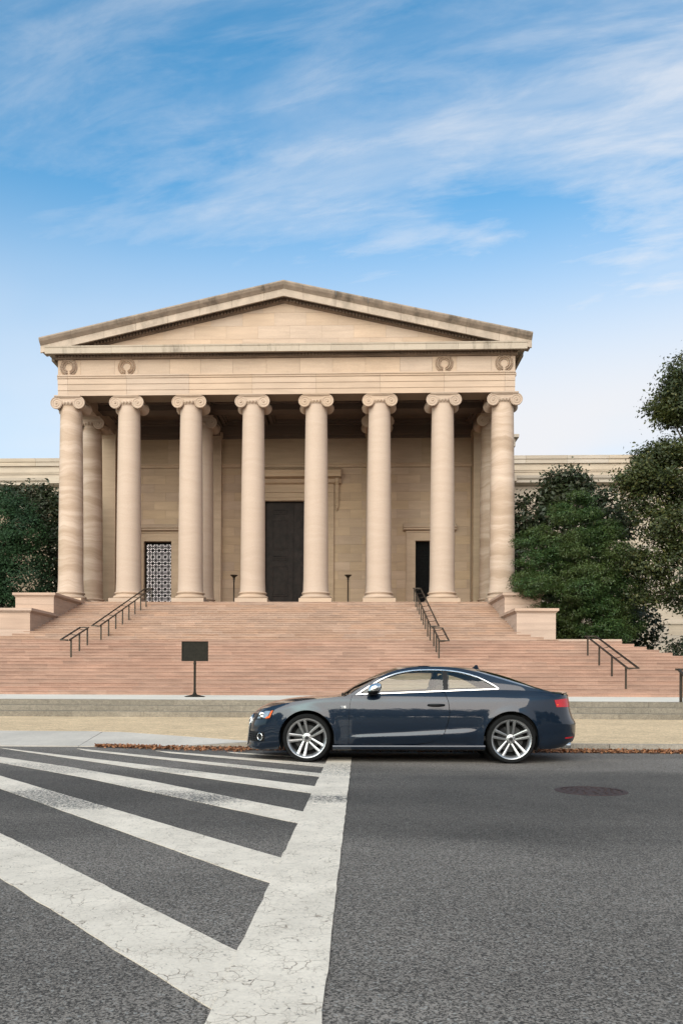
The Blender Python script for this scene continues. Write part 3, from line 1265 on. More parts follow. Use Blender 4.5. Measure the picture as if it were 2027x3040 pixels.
def ashlar(x0, x1, yf, z0, z1, ch, bl, mat, name, opens=(), depth=.25, jit=.003):
    cnt = 0
    z = z0
    ci = 0
    while z < z1 - .05:
        zt = min(z + ch, z1)
        x = x0 - (bl / 2 if ci % 2 else 0)
        while x < x1 - .05:
            a, b = max(x, x0), min(x + bl, x1)
            if b - a > .08:
                segs = [(a, b)]
                for (p, q, r, s) in opens:
                    if s > z + .05 and r < zt - .05:
                        ns = []
                        for (u, v) in segs:
                            if q <= u or p >= v:
                                ns.append((u, v))
                            else:
                                if u < p:
                                    ns.append((u, p))
                                if v > q:
                                    ns.append((q, v))
                        segs = ns
                for (u, v) in segs:
                    if v - u < .06:
                        continue
                    g = MB()
                    j = random.uniform(-jit, jit)
                    g.box(XC + u + .005, XC + v - .005, yf + j, yf + depth, z + .005, zt - .005)
                    mpart(name, g, mat)
                    cnt += 1
            x += bl
        z = zt
        ci += 1
    return cnt


n = ashlar(-13.25, 13.25, WY, ZF + 2.0, 17.3, .66, 1.75, M_WALL, 'wall_block', OPEN)
ashlar(-13.25, 13.25, WY - .04, ZF, ZF + 1.99, 2.0, 3.5, M_WALL, 'dado_block', OPEN)
g = MB()
for (a, b, c_, d) in ((-13.4, -11.39, ZF, 20.9), (-11.39, -9.27, 11.78, 20.9), (-9.27, -2.2, ZF, 20.9), (-2.2, 2.2, 14.87, 20.9), (2.2, 9.14, ZF, 20.9), (9.14, 11.26, 11.78, 20.9), (11.26, 13.4, ZF, 20.9)):
    g.box(XC + a + .001, XC + b - .001, WY + .03, WY + .9, c_, d)
mpart('wall_core', g, M_JOINT)
# string course, upper frieze, inner entablature
g = MB()
g.prism_yz([(WY - .01, 17.32), (WY - .07, 17.36), (WY - .10, 17.50), (WY - .16, 17.56), (WY - .16, 17.64), (WY + .2, 17.64), (WY + .2, 17.32)], XC - 13.3, XC + 13.3)
mpart('string_course', g, M_WALL)
xs = [-13.3, -9.6, -6.6, -2.3, 2.3, 6.6, 9.6, 13.3]
for a, b in zip(xs[:-1], xs[1:]):
    g = MB()
    g.box(XC + a + .004, XC + b - .004, WY + .0, WY + .3, 17.66, 19.5)
    mpart('upper_frieze_block', g, M_WALL)
g = MB()
g.prism_yz([(WY - .0, 19.5), (WY - .06, 19.55), (WY - .06, 19.75), (WY - .16, 19.8), (WY - .2, 20.0), (WY - .2, 20.75), (WY + .2, 20.75), (WY + .2, 19.5)], XC - 13.3, XC + 13.3)
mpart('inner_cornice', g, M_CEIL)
# pilasters behind the inner columns and at the corners
for cx, w in ((COLX[2], 1.35), (COLX[5], 1.35), (-13.9, 1.15), (13.9, 1.15)):
    g = MB()
    ww = w / 2
    dp = .38 if abs(cx) < 10 else 1.0
    g.box(XC + cx - ww, XC + cx + ww, WY - dp, WY + .2, ZF + .45, 19.35)
    g.box(XC + cx - ww - .05, XC + cx + ww + .05, WY - dp - .05, WY + .2, ZF, ZF + .449)
    g.box(XC + cx - ww - .05, XC + cx + ww + .05, WY - dp - .05, WY + .2, 19.351, 19.6)
    g.box(XC + cx - ww - .10, XC + cx + ww + .10, WY - dp - .10, WY + .2, 19.602, 19.9)
    mpart('pilaster', g, M_WALL)

# main bronze door, surround, hood on brackets
dr = mpart('double_door', MB().box(XC - 2.19, XC + 2.19, WY + .42, WY + .55, ZF, 14.86), M_DOOR)
for sx in (-1, 1):
    g = MB()
    a, b = sorted((sx * .06, sx * 2.12))
    g.box(XC + a, XC + b, WY + .36, WY + .419, ZF + .05, 14.75)
    lf = mpart('door_leaf', g, M_DOOR, dr)
    lf.matrix_parent_inverse.identity()
    for (z0, z1) in ((7.64, 9.96), (10.35, 10.75), (11.18, 13.45), (13.88, 14.24)):
        pa, pb = sorted((sx * .46, sx * 1.66))
        g = MB()
        for (x0, x1, zz0, zz1) in ((pa, pb, z0, z0 + .07), (pa, pb, z1 - .07, z1), (pa, pa + .07, z0 + .07, z1 - .07), (pb - .07, pb, z0 + .07, z1 - .07)):
            g.box(XC + x0, XC + x1, WY + .31, WY + .359, zz0, zz1)
        g.box(XC + pa + .14, XC + pb - .14, WY + .325, WY + .359, z0 + .14, z1 - .14)
        mpart('door_panel', g, M_DOOR, dr)
g = MB()
for sx in (-1, 1):
    for (a, b, d) in ((2.19, 2.42, .06), (2.42, 2.78, .12), (2.78, 3.02, .20)):
        u, v = sorted((sx * a, sx * b))
        g.box(XC + u, XC + v, WY - d, WY + .4, ZF, 14.86 + (a - 2.19) * .9)
for (a, b, d) in ((14.862, 15.08, .06), (15.08, 15.42, .12), (15.42, 15.62, .20)):
    g.box(XC - 3.02, XC + 3.02, WY - d - .003, WY + .38, a, b)
g.box(XC - 3.02, XC + 3.02, WY - .12, WY + .3, 15.62, 16.02)
mpart('door_surround', g, M_WALL)
g = MB()
g.prism_yz([(WY - .1, 16.02), (WY - .3, 16.1), (WY - .3, 16.4), (WY - .72, 16.5), (WY - .72, 16.72), (WY - .80, 16.86), (WY - .80, 16.95), (WY - .1, 17.3), (WY + .1, 17.3), (WY + .1, 16.02)], XC - 3.55, XC + 3.55)
hood = mpart('door_hood', g, M_WALL)
g = MB()
x = -3.3
while x < 3.25:
    g.box(XC + x, XC + x + .10, WY - .38, WY - .299, 16.12, 16.36)
    x += .17
o = mpart('dentil_row', g, M_WALL, hood)
o['kind'] = 'stuff'
for sx in (-1, 1):
    g = MB()
    cx = XC + sx * 3.25
    pf = [(WY + .02, 14.35), (WY - .12, 14.3), (WY - .22, 14.45), (WY - .20, 14.75), (WY - .22, 15.4), (WY - .36, 15.9), (WY - .55, 16.15), (WY - .60, 16.40), (WY + .02, 16.40)]
    g.prism_yz(pf, cx - .13, cx + .13)
    for dx in (-.10, 0, .10):
        g.box(cx + dx - .02, cx + dx + .02, WY - .25, WY - .2, 14.5, 15.4)
    g.lathe([(0, -.3), (.06, -.24), (.10, -.1), (.06, .0)], 8, (cx, WY - .1, 14.32), 'Z')
    mpart('bracket', g, M_WALL)

# side doors: bronze grilles in stone frames
for di, dx in enumerate((-10.33, 10.20)):
    x0, x1 = XC + dx - 1.05, XC + dx + 1.05
    zt = 11.77
    g = MB()
    g.box(x0 - .62, x0, WY - .12, WY + .45, ZF, zt)
    g.box(x1, x1 + .62, WY - .12, WY + .45, ZF, zt)
    g.box(x0 - .62, x1 + .62, WY - .123, WY + .45, zt + .001, zt + .62)
    g.box(x0 - .70, x0 - .62, WY - .18, WY + .4, ZF, zt + .62)
    g.box(x1 + .62, x1 + .70, WY - .18, WY + .4, ZF, zt + .62)
    g.box(x0 - .70, x1 + .70, WY - .183, WY + .4, zt + .622, zt + .72)
    mpart('door_surround', g, M_WALL)
    g = MB()
    g.prism_yz([(WY - .1, zt + .72), (WY - .36, zt + .80), (WY - .36, zt + .90), (WY - .44, zt + .98), (WY - .44, zt + 1.04), (WY - .1, zt + 1.30), (WY + .1, zt + 1.30), (WY + .1, zt + .72)], x0 - .92, x1 + .92)
    mpart('door_hood', g, M_WALL)
    g = MB()
    yb = WY + .38
    g.box(x0, x0 + .09, yb - .03, yb + .04, ZF, zt)
    g.box(x1 - .09, x1, yb - .03, yb + .04, ZF, zt)
    g.box(x0 + .09, x1 - .09, yb - .03, yb + .04, zt - .14, zt)
    ncol, nrow = 4, 11
    cw = (x1 - x0 - .18) / ncol
    chh = (zt - .14 - ZF) / nrow
    for i in range(ncol + 1):
        xx = x0 + .09 + i * cw
        g.box(xx - .04, xx + .04, yb - .02, yb + .02, ZF, zt - .14)
    for j in range(nrow + 1):
        zz_ = ZF + j * chh
        g.box(x0 + .09, x1 - .09, yb - .022, yb + .022, zz_ - .04, zz_ + .04)
    gr = mpart('grille_door', g, M_IRON)
    g = MB()
    for i in range(ncol):
        for j in range(nrow):
            a, b = x0 + .09 + i * cw, x0 + .09 + (i + 1) * cw
            c_, d = ZF + j * chh, ZF + (j + 1) * chh
            mx_, mz_ = (a + b) / 2, (c_ + d) / 2
            for (p0, p1) in (((a, c_), (b, d)), ((a, d), (b, c_)), ((mx_, c_), (mx_, d)), ((a, mz_), (b, mz_))):
                g.bar((p0[0], yb, p0[1]), (p1[0], yb, p1[1]), .048, .030, (0, 1, 0))
            q = [(mx_, c_ + .06), (b - .06, mz_), (mx_, d - .06), (a + .06, mz_)]
            for s_ in range(4):
                p0, p1 = q[s_], q[(s_ + 1) % 4]
                g.bar((p0[0], yb + .002, p0[1]), (p1[0], yb + .002, p1[1]), .042, .026, (0, 1, 0))
            g.lathe([(.0, -.03), (.06, -.025), (.06, .025), (0, .03)], 8, (mx_, yb, mz_), 'Y', cap=False)
    o = mpart('grille_bars', g, M_IRON, gr)
    o['kind'] = 'stuff'
    g = MB()
    g.box(x0 - .05, x1 + .05, WY + .92, WY + .96, ZF - .02, zt + .1)
    g.box(x0 - .1, x0 - .002, WY + .46, WY + .9, ZF, zt)
    mpart('door_backing', g, M_GLOW if di == 0 else M_DARKROOM)

# main block behind the portico and the two wings
g = MB()
g.box(XC - 16.6, XC - 13.5, 63, 95, .5, 19.9)
g.box(XC + 13.5, XC + 16.6, 63, 95, .5, 19.9)
g.box(XC - 13.5, XC + 13.5, 62, 95, .5, 21.8)
mpart('main_block', g, M_WING)
g = MB()
for (e, a, b) in ((.35, 20.4, 20.62), (.9, 20.62, 21.3), (.6, 19.9, 20.4), (1.15, 21.3, 21.55)):
    g.box(XC - 16.9 - e, XC + 16.9 + e, 68 - e, 90, a + .001, b)
mpart('block_cornice', g, M_WING)
YW = 76.0
for sx in (-1, 1):
    xa, xb = (XC - 75, XC - 16.7) if sx < 0 else (XC + 16.7, XC + 75)
    g = MB()
    g.box(xa, xb, YW + .02, YW + 18, .5, 22.1)
    mpart('wing_core', g, M_JOINT)
    # parapet stones
    x = xa
    while x < xb:
        L = 3.8
        g = MB()
        a, b = x + .01, min(x + L, xb) - .01
        g.prism_yz([(YW + .3, 21.56), (YW - .22, 21.56), (YW - .22, 21.9), (YW - .30, 21.95), (YW - .34, 22.26), (YW + .3, 22.3)], a, b)
        mpart('parapet_stone', g, M_WING)
        x += L
    g = MB()
    g.box(xa, xb, YW - .05, YW + .3, 20.95, 21.55)
    g.prism_yz([(YW + .3, 20.78), (YW - .12, 20.78), (YW - .12, 20.86), (YW - .18, 20.94), (YW + .3, 20.94)], xa, xb)
    g.box(xa, xb, YW - .05, YW + .3, 20.25, 20.77)
    mpart('attic_course', g, M_WING)
    g = MB()
    g.prism_yz([(YW + .2, 19.45), (YW - .35, 19.5), (YW - .85, 19.62), (YW - .85, 19.85), (YW - 1.0, 20.0), (YW - 1.05, 20.22), (YW + .2, 20.24)], xa, xb)
    mpart('wing_cornice', g, M_WING)
    g = MB()
    g.box(xa, xb, YW - .06, YW + .3, 17.75, 19.44)
    g.prism_yz([(YW + .2, 17.4), (YW - .08, 17.4), (YW - .16, 17.7), (YW + .2, 17.74)], xa, xb)
    mpart('wing_frieze', g, M_WING)
    g = MB()
    g.prism_yz([(YW + .3, 6.6), (YW - .22, 6.6), (YW - .22, 6.75), (YW - .12, 7.0), (YW - .08, 7.2), (YW + .3, 7.2)], xa, xb)
    g.box(xa, xb, YW - .25, YW + .3, .5, 2.6)
    mpart('base_course', g, M_WING)
    # pilaster strips
    for xp in ([17.9, 23.6, 29.3, 35.0] if sx > 0 else [-24, -33]):
        g = MB()
        g.box(XC + xp, XC + xp + 1.5, YW - .22, YW + .1, 7.21, 17.38)
        g.box(XC + xp - .08, XC + xp + 1.58, YW - .3, YW + .1, 19.451 - .9, 19.449)
        g.box(XC + xp - .1, XC + xp + 1.6, YW - 1.1, YW - .3, 19.70, 20.30)
        mpart('wing_pilaster', g, M_WING)
ashlar(16.75, 44, YW - .03, 7.2, 17.4, .85, 2.6, M_WING, 'wing_block', (), .2)
ashlar(16.75, 44, YW - .12, 2.6, 6.6, 1.0, 2.6, M_WING, 'base_block', (), .3)

# ------------------------------------------------------------------ handrails, sign, lamps
def handrail(x, y0, y1, npost, label, side, group='bronze handrails on the stairs', zf=stair_z, w=.42):
    t = tag(empty('handrail', (x, y0, zf(y0))), label, 'handrail', group)
    o = Vector((x, y0, zf(y0)))
    H = .84
    za, zb = zf(y0) + H, zf(y1) + H
    for i in range(npost):
        y = y0 + (y1 - y0) * i / (npost - 1)
        zl = za + (zb - za) * i / (npost - 1)
        g = MB()
        zg = zf(y)
        g.box(-.032, .032, y - o.y - .032, y - o.y + .032, zg - o.z - .01, zl - o.z - .02)
        obj('post', g, M_BRONZE, t)
        g = MB()
        pts = [(0, y - o.y, zl - o.z - .06), (side * w * .3, y - o.y + .01, zl - o.z - .085), (side * w * .7, y - o.y + .02, zl - o.z - .06), (side * w, y - o.y + .02, zl - o.z - .015)]
        g.tube(pts, .016, 5)
        obj('bracket', g, M_BRONZE, t)
    for xx in (0, side * w):
        g = MB()
        ea = Vector((xx, -.18, za - o.z - .18 * (zb - za) / (y1 - y0)))
        eb = Vector((xx, y1 - y0 + .18, zb - o.z + .18 * (zb - za) / (y1 - y0)))
        g.bar(ea, eb, .062, .055)
        obj('rail', g, M_BRONZE, t)
    for yy, zz_ in ((-.18, ea.z), (y1 - y0 + .18, eb.z)):
        g = MB()
        g.bar((-.03 - .05, yy, zz_), (side * w + side * .03, yy, zz_), .06, .054)
        obj('end_bar', g, M_BRONZE, t)
    return t


handrail(3.95, 36.42, 38.7, 3, 'short bronze handrail on the lower flight right of the entrance axis', 1)
handrail(4.0, 41.0, 51.4, 9, 'long bronze handrail on the upper flight in front of the right grille door', 1)
handrail(-12.72, 36.42, 38.7, 3, 'short bronze handrail on the lower flight left of the sign', -1)
handrail(-12.77, 41.0, 51.4, 9, 'long bronze handrail on the upper flight leading to the left grille door', -1)
handrail(10.72, 31.95, 37.05, 4, 'bronze handrail above the boot of the blue car', 1)


def gz(y):
    i = int((y - 22.0) / GT + 1)
    return SW if y < 22 else ZL if y > 22.0 + 2 * GT else SW + GR * i


handrail(9.22, 21.9, 22.95, 2, 'bronze handrail on the grey granite steps at the right edge', 1, zf=gz)

sg = tag(empty('notice_board', (-5.30, 27.4, ZL)), 'blank dark notice board on a single post in front of the stairs', 'sign')
g = MB()
g.prism_xz([(-.43, 1.24), (.43, 1.24), (.43, 1.87), (-.43, 1.87)], -.02, .02)
obj('panel', g, M_SIGN, sg)
g = MB()
for (a, b, c_, d) in ((-.45, .45, 1.22, 1.255), (-.45, .45, 1.855, 1.89), (-.45, -.415, 1.255, 1.855), (.415, .45, 1.255, 1.855)):
    g.box(a, b, -.035, .035, c_, d)
obj('frame', g, M_SIGN, sg)
g = MB()
g.lathe([(.05, .05), (.055, .12), (.045, .16), (.04, .22), (.046, .24), (.04, .26), (.04, 1.1), (.05, 1.12), (.05, 1.16), (.04, 1.18), (.04, 1.22)], 14)
obj('post', g, M_SIGN, sg, True, 40)
g = MB()
g.lathe([(.345, 0.0), (.345, .02), (.30, .035), (.10, .075), (.07, .10), (.06, .13)], 24)
obj('base', g, M_SIGN, sg, True, 40)


def porch_lamp(x, label):
    t = tag(empty('porch_lamp', (x, 56.0, ZF)), label, 'lamp', 'bronze uplighters in the porch')
    g = MB()
    g.lathe([(.22, 0), (.22, .06), (.12, .1), (.07, .2), (.05, .3), (.045, 1.85), (.07, 1.88), (.05, 1.92), (.06, 2.0)], 14)
    obj('post', g, M_BRONZE, t, True, 40)
    g = MB()
    g.lathe([(.06, 2.0), (.08, 2.06), (.06, 2.1), (.12, 2.2), (.25, 2.30), (.27, 2.33), (.25, 2.33), (.1, 2.24), (0, 2.22)], 18, cap=False)
    obj('bowl', g, M_BRONZE, t, True, 40)


porch_lamp(-8.12, 'bronze uplighter left of the big bronze door')
porch_lamp(-.20, 'bronze uplighter right of the big bronze door')

# manhole
mh = tag(empty('manhole_cover', (2.42, 8.23, 0)), 'round rusty manhole cover set in the asphalt', 'manhole')
g = MB()
g.lathe([(.30, .0005), (.30, .007), (.345, .006), (.355, .0005)], 40, cap=False)
obj('frame', g, M_RUST, mh)
g = MB()
g.lathe([(.0, .004), (.29, .004), (.293, .0005)], 40, cap=False)
lid = obj('lid', g, M_RUST, mh)
g = MB()
for rr_ in (.08, .14, .20, .26):
    nn = int(rr_ * 60)
    for i in range(nn):
        a = 2 * math.pi * i / nn
        c_, s_ = rr_ * math.cos(a), rr_ * math.sin(a)
        g.box(c_ - .012, c_ + .012, s_ - .012, s_ + .012, .0042, .009)
o = obj('studs', g, M_RUST, lid)
o['kind'] = 'stuff'


# ------------------------------------------------------------------ trees
def leaf_mesh(name, pts, nrm, size, mat, wr=.55):
    n = len(pts)
    pts = np.asarray(pts)
    nrm = np.asarray(nrm)
    nrm = nrm / (np.linalg.norm(nrm, axis=1, keepdims=True) + 1e-9)
    t = rng.normal(size=(n, 3))
    t -= nrm * (t * nrm).sum(1, keepdims=True)
    t /= np.linalg.norm(t, axis=1, keepdims=True) + 1e-9
    b = np.cross(nrm, t)
    sz = size * rng.uniform(.65, 1.35, (n, 1))
    v = np.empty((n, 4, 3))
    v[:, 0] = pts - t * sz
    v[:, 1] = pts + b * sz * wr + nrm * sz * .15
    v[:, 2] = pts + t * sz
    v[:, 3] = pts - b * sz * wr + nrm * sz * .15
    me = bpy.data.meshes.new(name)
    me.vertices.add(n * 4)
    me.vertices.foreach_set('co', v.reshape(-1))
    me.loops.add(n * 4)
    me.loops.foreach_set('vertex_index', np.arange(n * 4, dtype=np.int32))
    me.polygons.add(n)
    me.polygons.foreach_set('loop_start', np.arange(0, n * 4, 4, dtype=np.int32))
    me.polygons.foreach_set('loop_total', np.full(n, 4, dtype=np.int32))
    me.update()
    me.validate()
    me.materials.append(mat)
    return me


def blob_leaves(blobs, per, clump, nper, flat=.6, up=.6):
    """blobs: (centre, radii). leaves gathered in clumps over the blob shells"""
    P, N = [], []
    for (c, r, w) in blobs:
        c, r = np.array(c), np.array(r)
        nc = max(3, int(per * w))
        d = rng.normal(size=(nc, 3))
        d /= np.linalg.norm(d, axis=1, keepdims=True)
        rad = rng.uniform(.55, 1.02, (nc, 1)) ** .6
        cc = c + d * r * rad
        for q, dd in zip(cc, d):
            m = nper
            off = rng.normal(size=(m, 3)) * clump * np.array([1, 1, flat])
            P.append(q + off)
            N.append(np.tile(dd * .6 + np.array([0, 0, up]), (m, 1)) + rng.normal(size=(m, 3)) * .55)
    return np.concatenate(P), np.concatenate(N)


def tree(name, label, loc, blobs, mat, per, clump, nper, size, trunk_r, trunk_top, limbs, flat=.6, up=.6, group=None, wr=.55):
    t = tag(empty(name, loc), label, 'tree', group)
    P, N = blob_leaves(blobs, per, clump, nper, flat, up)
    P = P - np.array(loc)
    obj('crown', leaf_mesh('crown', P, N, size, mat, wr), None, t)
    g = MB()
    L = Vector(loc)
    top = Vector(trunk_top) - L
    pts = [Vector((0, 0, -.1)).lerp(top, i / 6) + Vector((random.uniform(-.1, .1), random.uniform(-.1, .1), 0)) * (i > 0) for i in range(7)]
    g.tube(pts, [trunk_r * (1 - .75 * i / 6) for i in range(7)], 8)
    for (a, q) in limbs:
        s_ = Vector((0, 0, 0)).lerp(top, a)
        e = Vector(q) - L
        mid = s_.lerp(e, .5) + Vector((0, 0, .08 * (e - s_).length))
        g.tube([s_, s_.lerp(mid, .5), mid, mid.lerp(e, .6), e], [trunk_r * .38, trunk_r * .3, trunk_r * .22, trunk_r * .14, trunk_r * .05], 6)
    obj('trunk', g, M_BARK, t, True)
    return t


M_OAK = leaf_mat('oak leaves', (0.052, 0.064, 0.014), (0.028, 0.040, 0.012), (0.11, 0.10, 0.022))
M_YEW = leaf_mat('conifer sprays', (0.036, 0.076, 0.018), (0.060, 0.084, 0.020), (0.085, 0.13, 0.028))
M_MAG = leaf_mat('magnolia leaves', (0.020, 0.034, 0.013), (0.030, 0.040, 0.014), (0.055, 0.046, 0.022), rough=.55)
M_HOL = leaf_mat('holly leaves', (0.018, 0.052, 0.014), (0.012, 0.038, 0.014), (0.022, 0.066, 0.016), rough=.8)

oak_blobs = [((18.8, 44, 17.4), (1.8, 2.0, 1.6), 1.1), ((17.6, 44.3, 16.9), (.8, .9, .7), .2), ((18.0, 44, 15.8), (1.2, 1.5, .85), .5), ((17.0, 44.2, 16.2), (.9, 1.0, .5), .22), ((16.9, 43.8, 15.2), (.55, .8, .35), .08),
             ((17.9, 44, 12.2), (2.0, 2.4, 1.3), .9), ((17.2, 44.2, 13.6), (.9, 1, .5), .2), ((15.9, 43.6, 12.2), (1.4, 1.6, .9), .5), ((15.0, 43.9, 12.0), (.8, 1.0, .55), .18), ((16.4, 44.2, 13.3), (1.0, 1.3, .6), .25), ((15.6, 44, 10.8), (.7, .9, .45), .12),
             ((18.5, 44, 9.6), (2.4, 2.4, 1.6), 1.0), ((16.3, 43.6, 9.6), (1.2, 1.5, .8), .3), ((17.7, 43.5, 7.2), (1.5, 2.0, 1.6), .75), ((15.9, 44, 7.6), (1.0, 1.2, .7), .25),
             ((17.6, 43.6, 5.7), (.9, 1.2, .55), .2), ((16.0, 44.4, 5.9), (.7, .8, .4), .10), ((21.8, 45, 14), (2.6, 3, 5.5), 2.0), ((21.5, 45, 8), (2.4, 3, 3), 1.0)]
tree('oak_tree', 'tall spreading oak with olive green leaves at the right edge', (19.6, 44.6, ZL), oak_blobs, M_OAK, 84, .33, 105, .088, .42, (19.8, 44.6, 15.5),
     [(.45, (16.0, 43.8, 11.3)), (.36, (16.3, 43.8, 8.2)), (.62, (17.3, 44, 15.0)), (.25, (16.4, 43.9, 6.0)), (.5, (17.2, 44.2, 12.3)), (.7, (18.4, 44, 17.4))], .62, .6)

yew_blobs = []
for (z, half, cxx) in ((11.6, .75, 12.8), (10.9, 1.6, 12.7), (10.1, 2.3, 12.7), (9.2, 2.75, 12.7), (8.3, 3.05, 12.7), (7.3, 3.35, 12.5), (6.5, 3.9, 12.45), (5.4, 3.35, 13.1), (4.5, 3.0, 13.6), (3.6, 2.5, 13.9), (2.7, 2.2, 14.0)):
    nb = max(3, int(half * 2.6))
    for i in range(nb):
        a = 2 * math.pi * (i + random.random() * .6) / nb
        rr_ = half * random.uniform(.42, .92)
        s_ = max(.34, half * .29) * random.uniform(.75, 1.35)
        yew_blobs.append(((cxx + rr_ * math.cos(a), 47 + rr_ * math.sin(a) * .85, z + random.uniform(-.35, .35)), (s_, s_, s_ * .55), .20 * s_ + .05))
yew_blobs = [b for b in yew_blobs if b[0][0] - b[1][0] > 9.0] + [((10.3, 46.4, 6.3), (.9, .8, .45), .32)]
tree('conifer', 'bushy green conifer in front of the right end column', (13.2, 47, ZL), yew_blobs, M_YEW, 230, .20, 46, .075, .22, (12.75, 47, 11.4),
     [(.3, (10.6, 46.5, 6.3)), (.5, (14.8, 46.5, 7.4)), (.7, (11.8, 46.6, 10.0))], .42, .75, wr=.28)

mag = [((12.0, 54.5, 12.2), (1.4, 1.4, 1.5), .6), ((14.4, 54.5, 13.6), (1.5, 1.5, 1.9), .7), ((13.5, 54.5, 14.2), (.7, .8, .9), .25), ((15.1, 54.5, 14.3), (.6, .7, .8), .2), ((16.8, 54.5, 12.3), (1.3, 1.5, 1.5), .5),
       ((11.3, 54.3, 9.8), (1.0, 1.4, 1.8), .4), ((18.2, 54.3, 11.6), (.7, .8, .8), .2), ((14.5, 55, 9.5), (4.0, 2, 4), 1.4), ((18.0, 53.5, 7.2), (1.2, 1.5, 3.0), .6), ((18.2, 52.5, 4.6), (1.4, 1.5, 1.5), .5)]
tree('magnolia_tree', 'dark magnolia with bronze tipped leaves behind the conifer', (14.6, 54.8, ZL), mag, M_MAG, 130, .34, 26, .17, .25, (14.5, 54.8, 13.5),
     [(.5, (12.0, 54.5, 12.0)), (.6, (16.8, 54.5, 12.2)), (.8, (14.4, 54.5, 14.8))], .8, .4, wr=.42)

hol = [((-24.0, 55, 12.4), (2.2, 2, 1.9), .9), ((-25.5, 54, 9.0), (2.6, 2, 2.6), 1.2), ((-22.5, 54.3, 8.4), (1.8, 1.6, 2.2), .9), ((-24.5, 54, 5.6), (2.8, 2, 2.2), 1.0), ((-21.8, 54.4, 5.2), (1.3, 1.5, 2.0), .5), ((-22.3, 54.2, 11.2), (1.4, 1.6, 1.5), .5),
       ((-21.6, 53.2, 3.2), (2.0, 1.5, 2.0), .5), ((-26, 54, 3.5), (3, 2, 2.5), .7)]
tree('holly_tree', 'dense dark evergreen at the left edge behind the cheek walls', (-24, 55.0, ZL), hol, M_HOL, 210, .30, 46, .085, .25, (-24, 55, 12),
     [(.4, (-22, 54.5, 8)), (.5, (-25.6, 54.5, 9)), (.7, (-23, 54.6, 12))], .6, .55)
mag2 = [((-21.6, 58.0, 13.0), (1.7, 1.5, 1.6), .6), ((-22.8, 58, 14.4), (1.0, 1.2, .9), .35), ((-20.6, 58, 14.0), (1.1, 1.2, 1.0), .35), ((-21.0, 57.5, 10.5), (1.5, 1.3, 2.4), .6), ((-20.8, 57.5, 6.5), (1.5, 1.3, 2.8), .7), ((-24.8, 58, 14.4), (1.0, 1.2, .9), .3)]
tree('magnolia_tree', 'dark magnolia behind the left end column', (-21.6, 58.2, ZL), mag2, M_MAG, 150, .34, 30, .16, .22, (-21.4, 58.2, 13.2),
     [(.5, (-20.7, 58, 12.8)), (.6, (-22.6, 58, 13.8))], .8, .4, wr=.42)
# low shrubs by the right wing
for (x, y, h, lb) in ((21.5, 52, 1.6, 'small loose shrub beside the right end of the pink stairs'), (19.0, 46.5, 1.3, 'dark low shrub at the foot of the conifer')):
    t = tag(empty('shrub', (x, y, 2.0)), lb, 'shrub')
    P, N = blob_leaves([((0, 0, h * .6), (1.3, 1.0, h * .7), .8)], 70, .22, 24, .8, .5)
    obj('foliage', leaf_mesh('foliage', P, N, .09, M_MAG, .5), None, t)
    g = MB()
    for i in range(6):
        a = i * 1.05
        g.tube([(0, 0, 0), (.3 * math.cos(a), .3 * math.sin(a), h * .4), (.7 * math.cos(a), .6 * math.sin(a), h * .9)], [.03, .02, .008], 5)
    obj('stem', g, M_BARK, t)
g = MB()
g.box(14.5, 60, 42.9, 75.8, .6, 2.05)
g.box(-70, -20.2, 42.9, 75.8, .6, 2.05)
tag(obj('planting_bed', g, M_GROUND), kind='structure')

# wood across the road, behind the camera (seen only as reflections in the car)
P, N = [], []
blb = []
for i in range(60):
    x = -110 + i * 3.7 + random.uniform(-1, 1)
    hh = random.uniform(8, 12)
    blb.append(((x, -44 + random.uniform(-5, 5), hh * .55), (3.6, 3.4, hh * .5), 1))
P, N = blob_leaves(blb, 150, 1.0, 7, .8, .4)
o = obj('treeline', leaf_mesh('treeline', P, N, .55, M_HOL, .6), None)
tag(o, kind='stuff')

# fallen leaves along the gutter
k = Nd('fallen leaves')
r = k.island()
c_ = k.mix(r, (0.24, 0.085, 0.032), (0.34, 0.16, 0.07))
c_ = k.mix(k.ramp(k.math('FRACT', k.math('MULTIPLY', r, 9.7)), .6, 1.0), c_, (0.12, 0.05, 0.025))
M_LEAF = k.done(c_, 0.8)
n = 8000
xs = rng.uniform(-4.2, 8.5, n)
wv = np.where(xs < -1.6, np.interp(xs, [-4.2, -2.9, -1.6], [.04, .30, .4]), .22)
ky = np.interp(xs, KX, KY)
ys = ky - .02 - np.abs(rng.normal(size=n)) * wv * .55
P = np.stack([xs, ys, .012 + rng.uniform(0, .05, n) * np.exp(-(ky - ys) * 4)], 1)
N = np.tile(np.array([0, 0, 1.0]), (n, 1)) + rng.normal(size=(n, 3)) * .45
tag(obj('fallen_leaves', leaf_mesh('fallen_leaves', P, N, .026, M_LEAF, .6), None), kind='stuff')

# ------------------------------------------------------------------ car
def car_paint():
    k = Nd('metallic navy paint')
    fl = k.voro(k.pos(), 900, 'F1', 'Color')
    sp = k.n('ShaderNodeSeparateColor')
    k.l(fl, sp.inputs[0])
    c = k.val(k.rgb((0.005, 0.0115, 0.023)), k.ramp(sp.outputs[0], 0, 1, .7, 1.5, False))
    m = k.done(c, 0.4, 0.35, 0.15)
    k.b.inputs['Coat Weight'].default_value = 1.0
    k.b.inputs['Coat Roughness'].default_value = 0.03
    return m


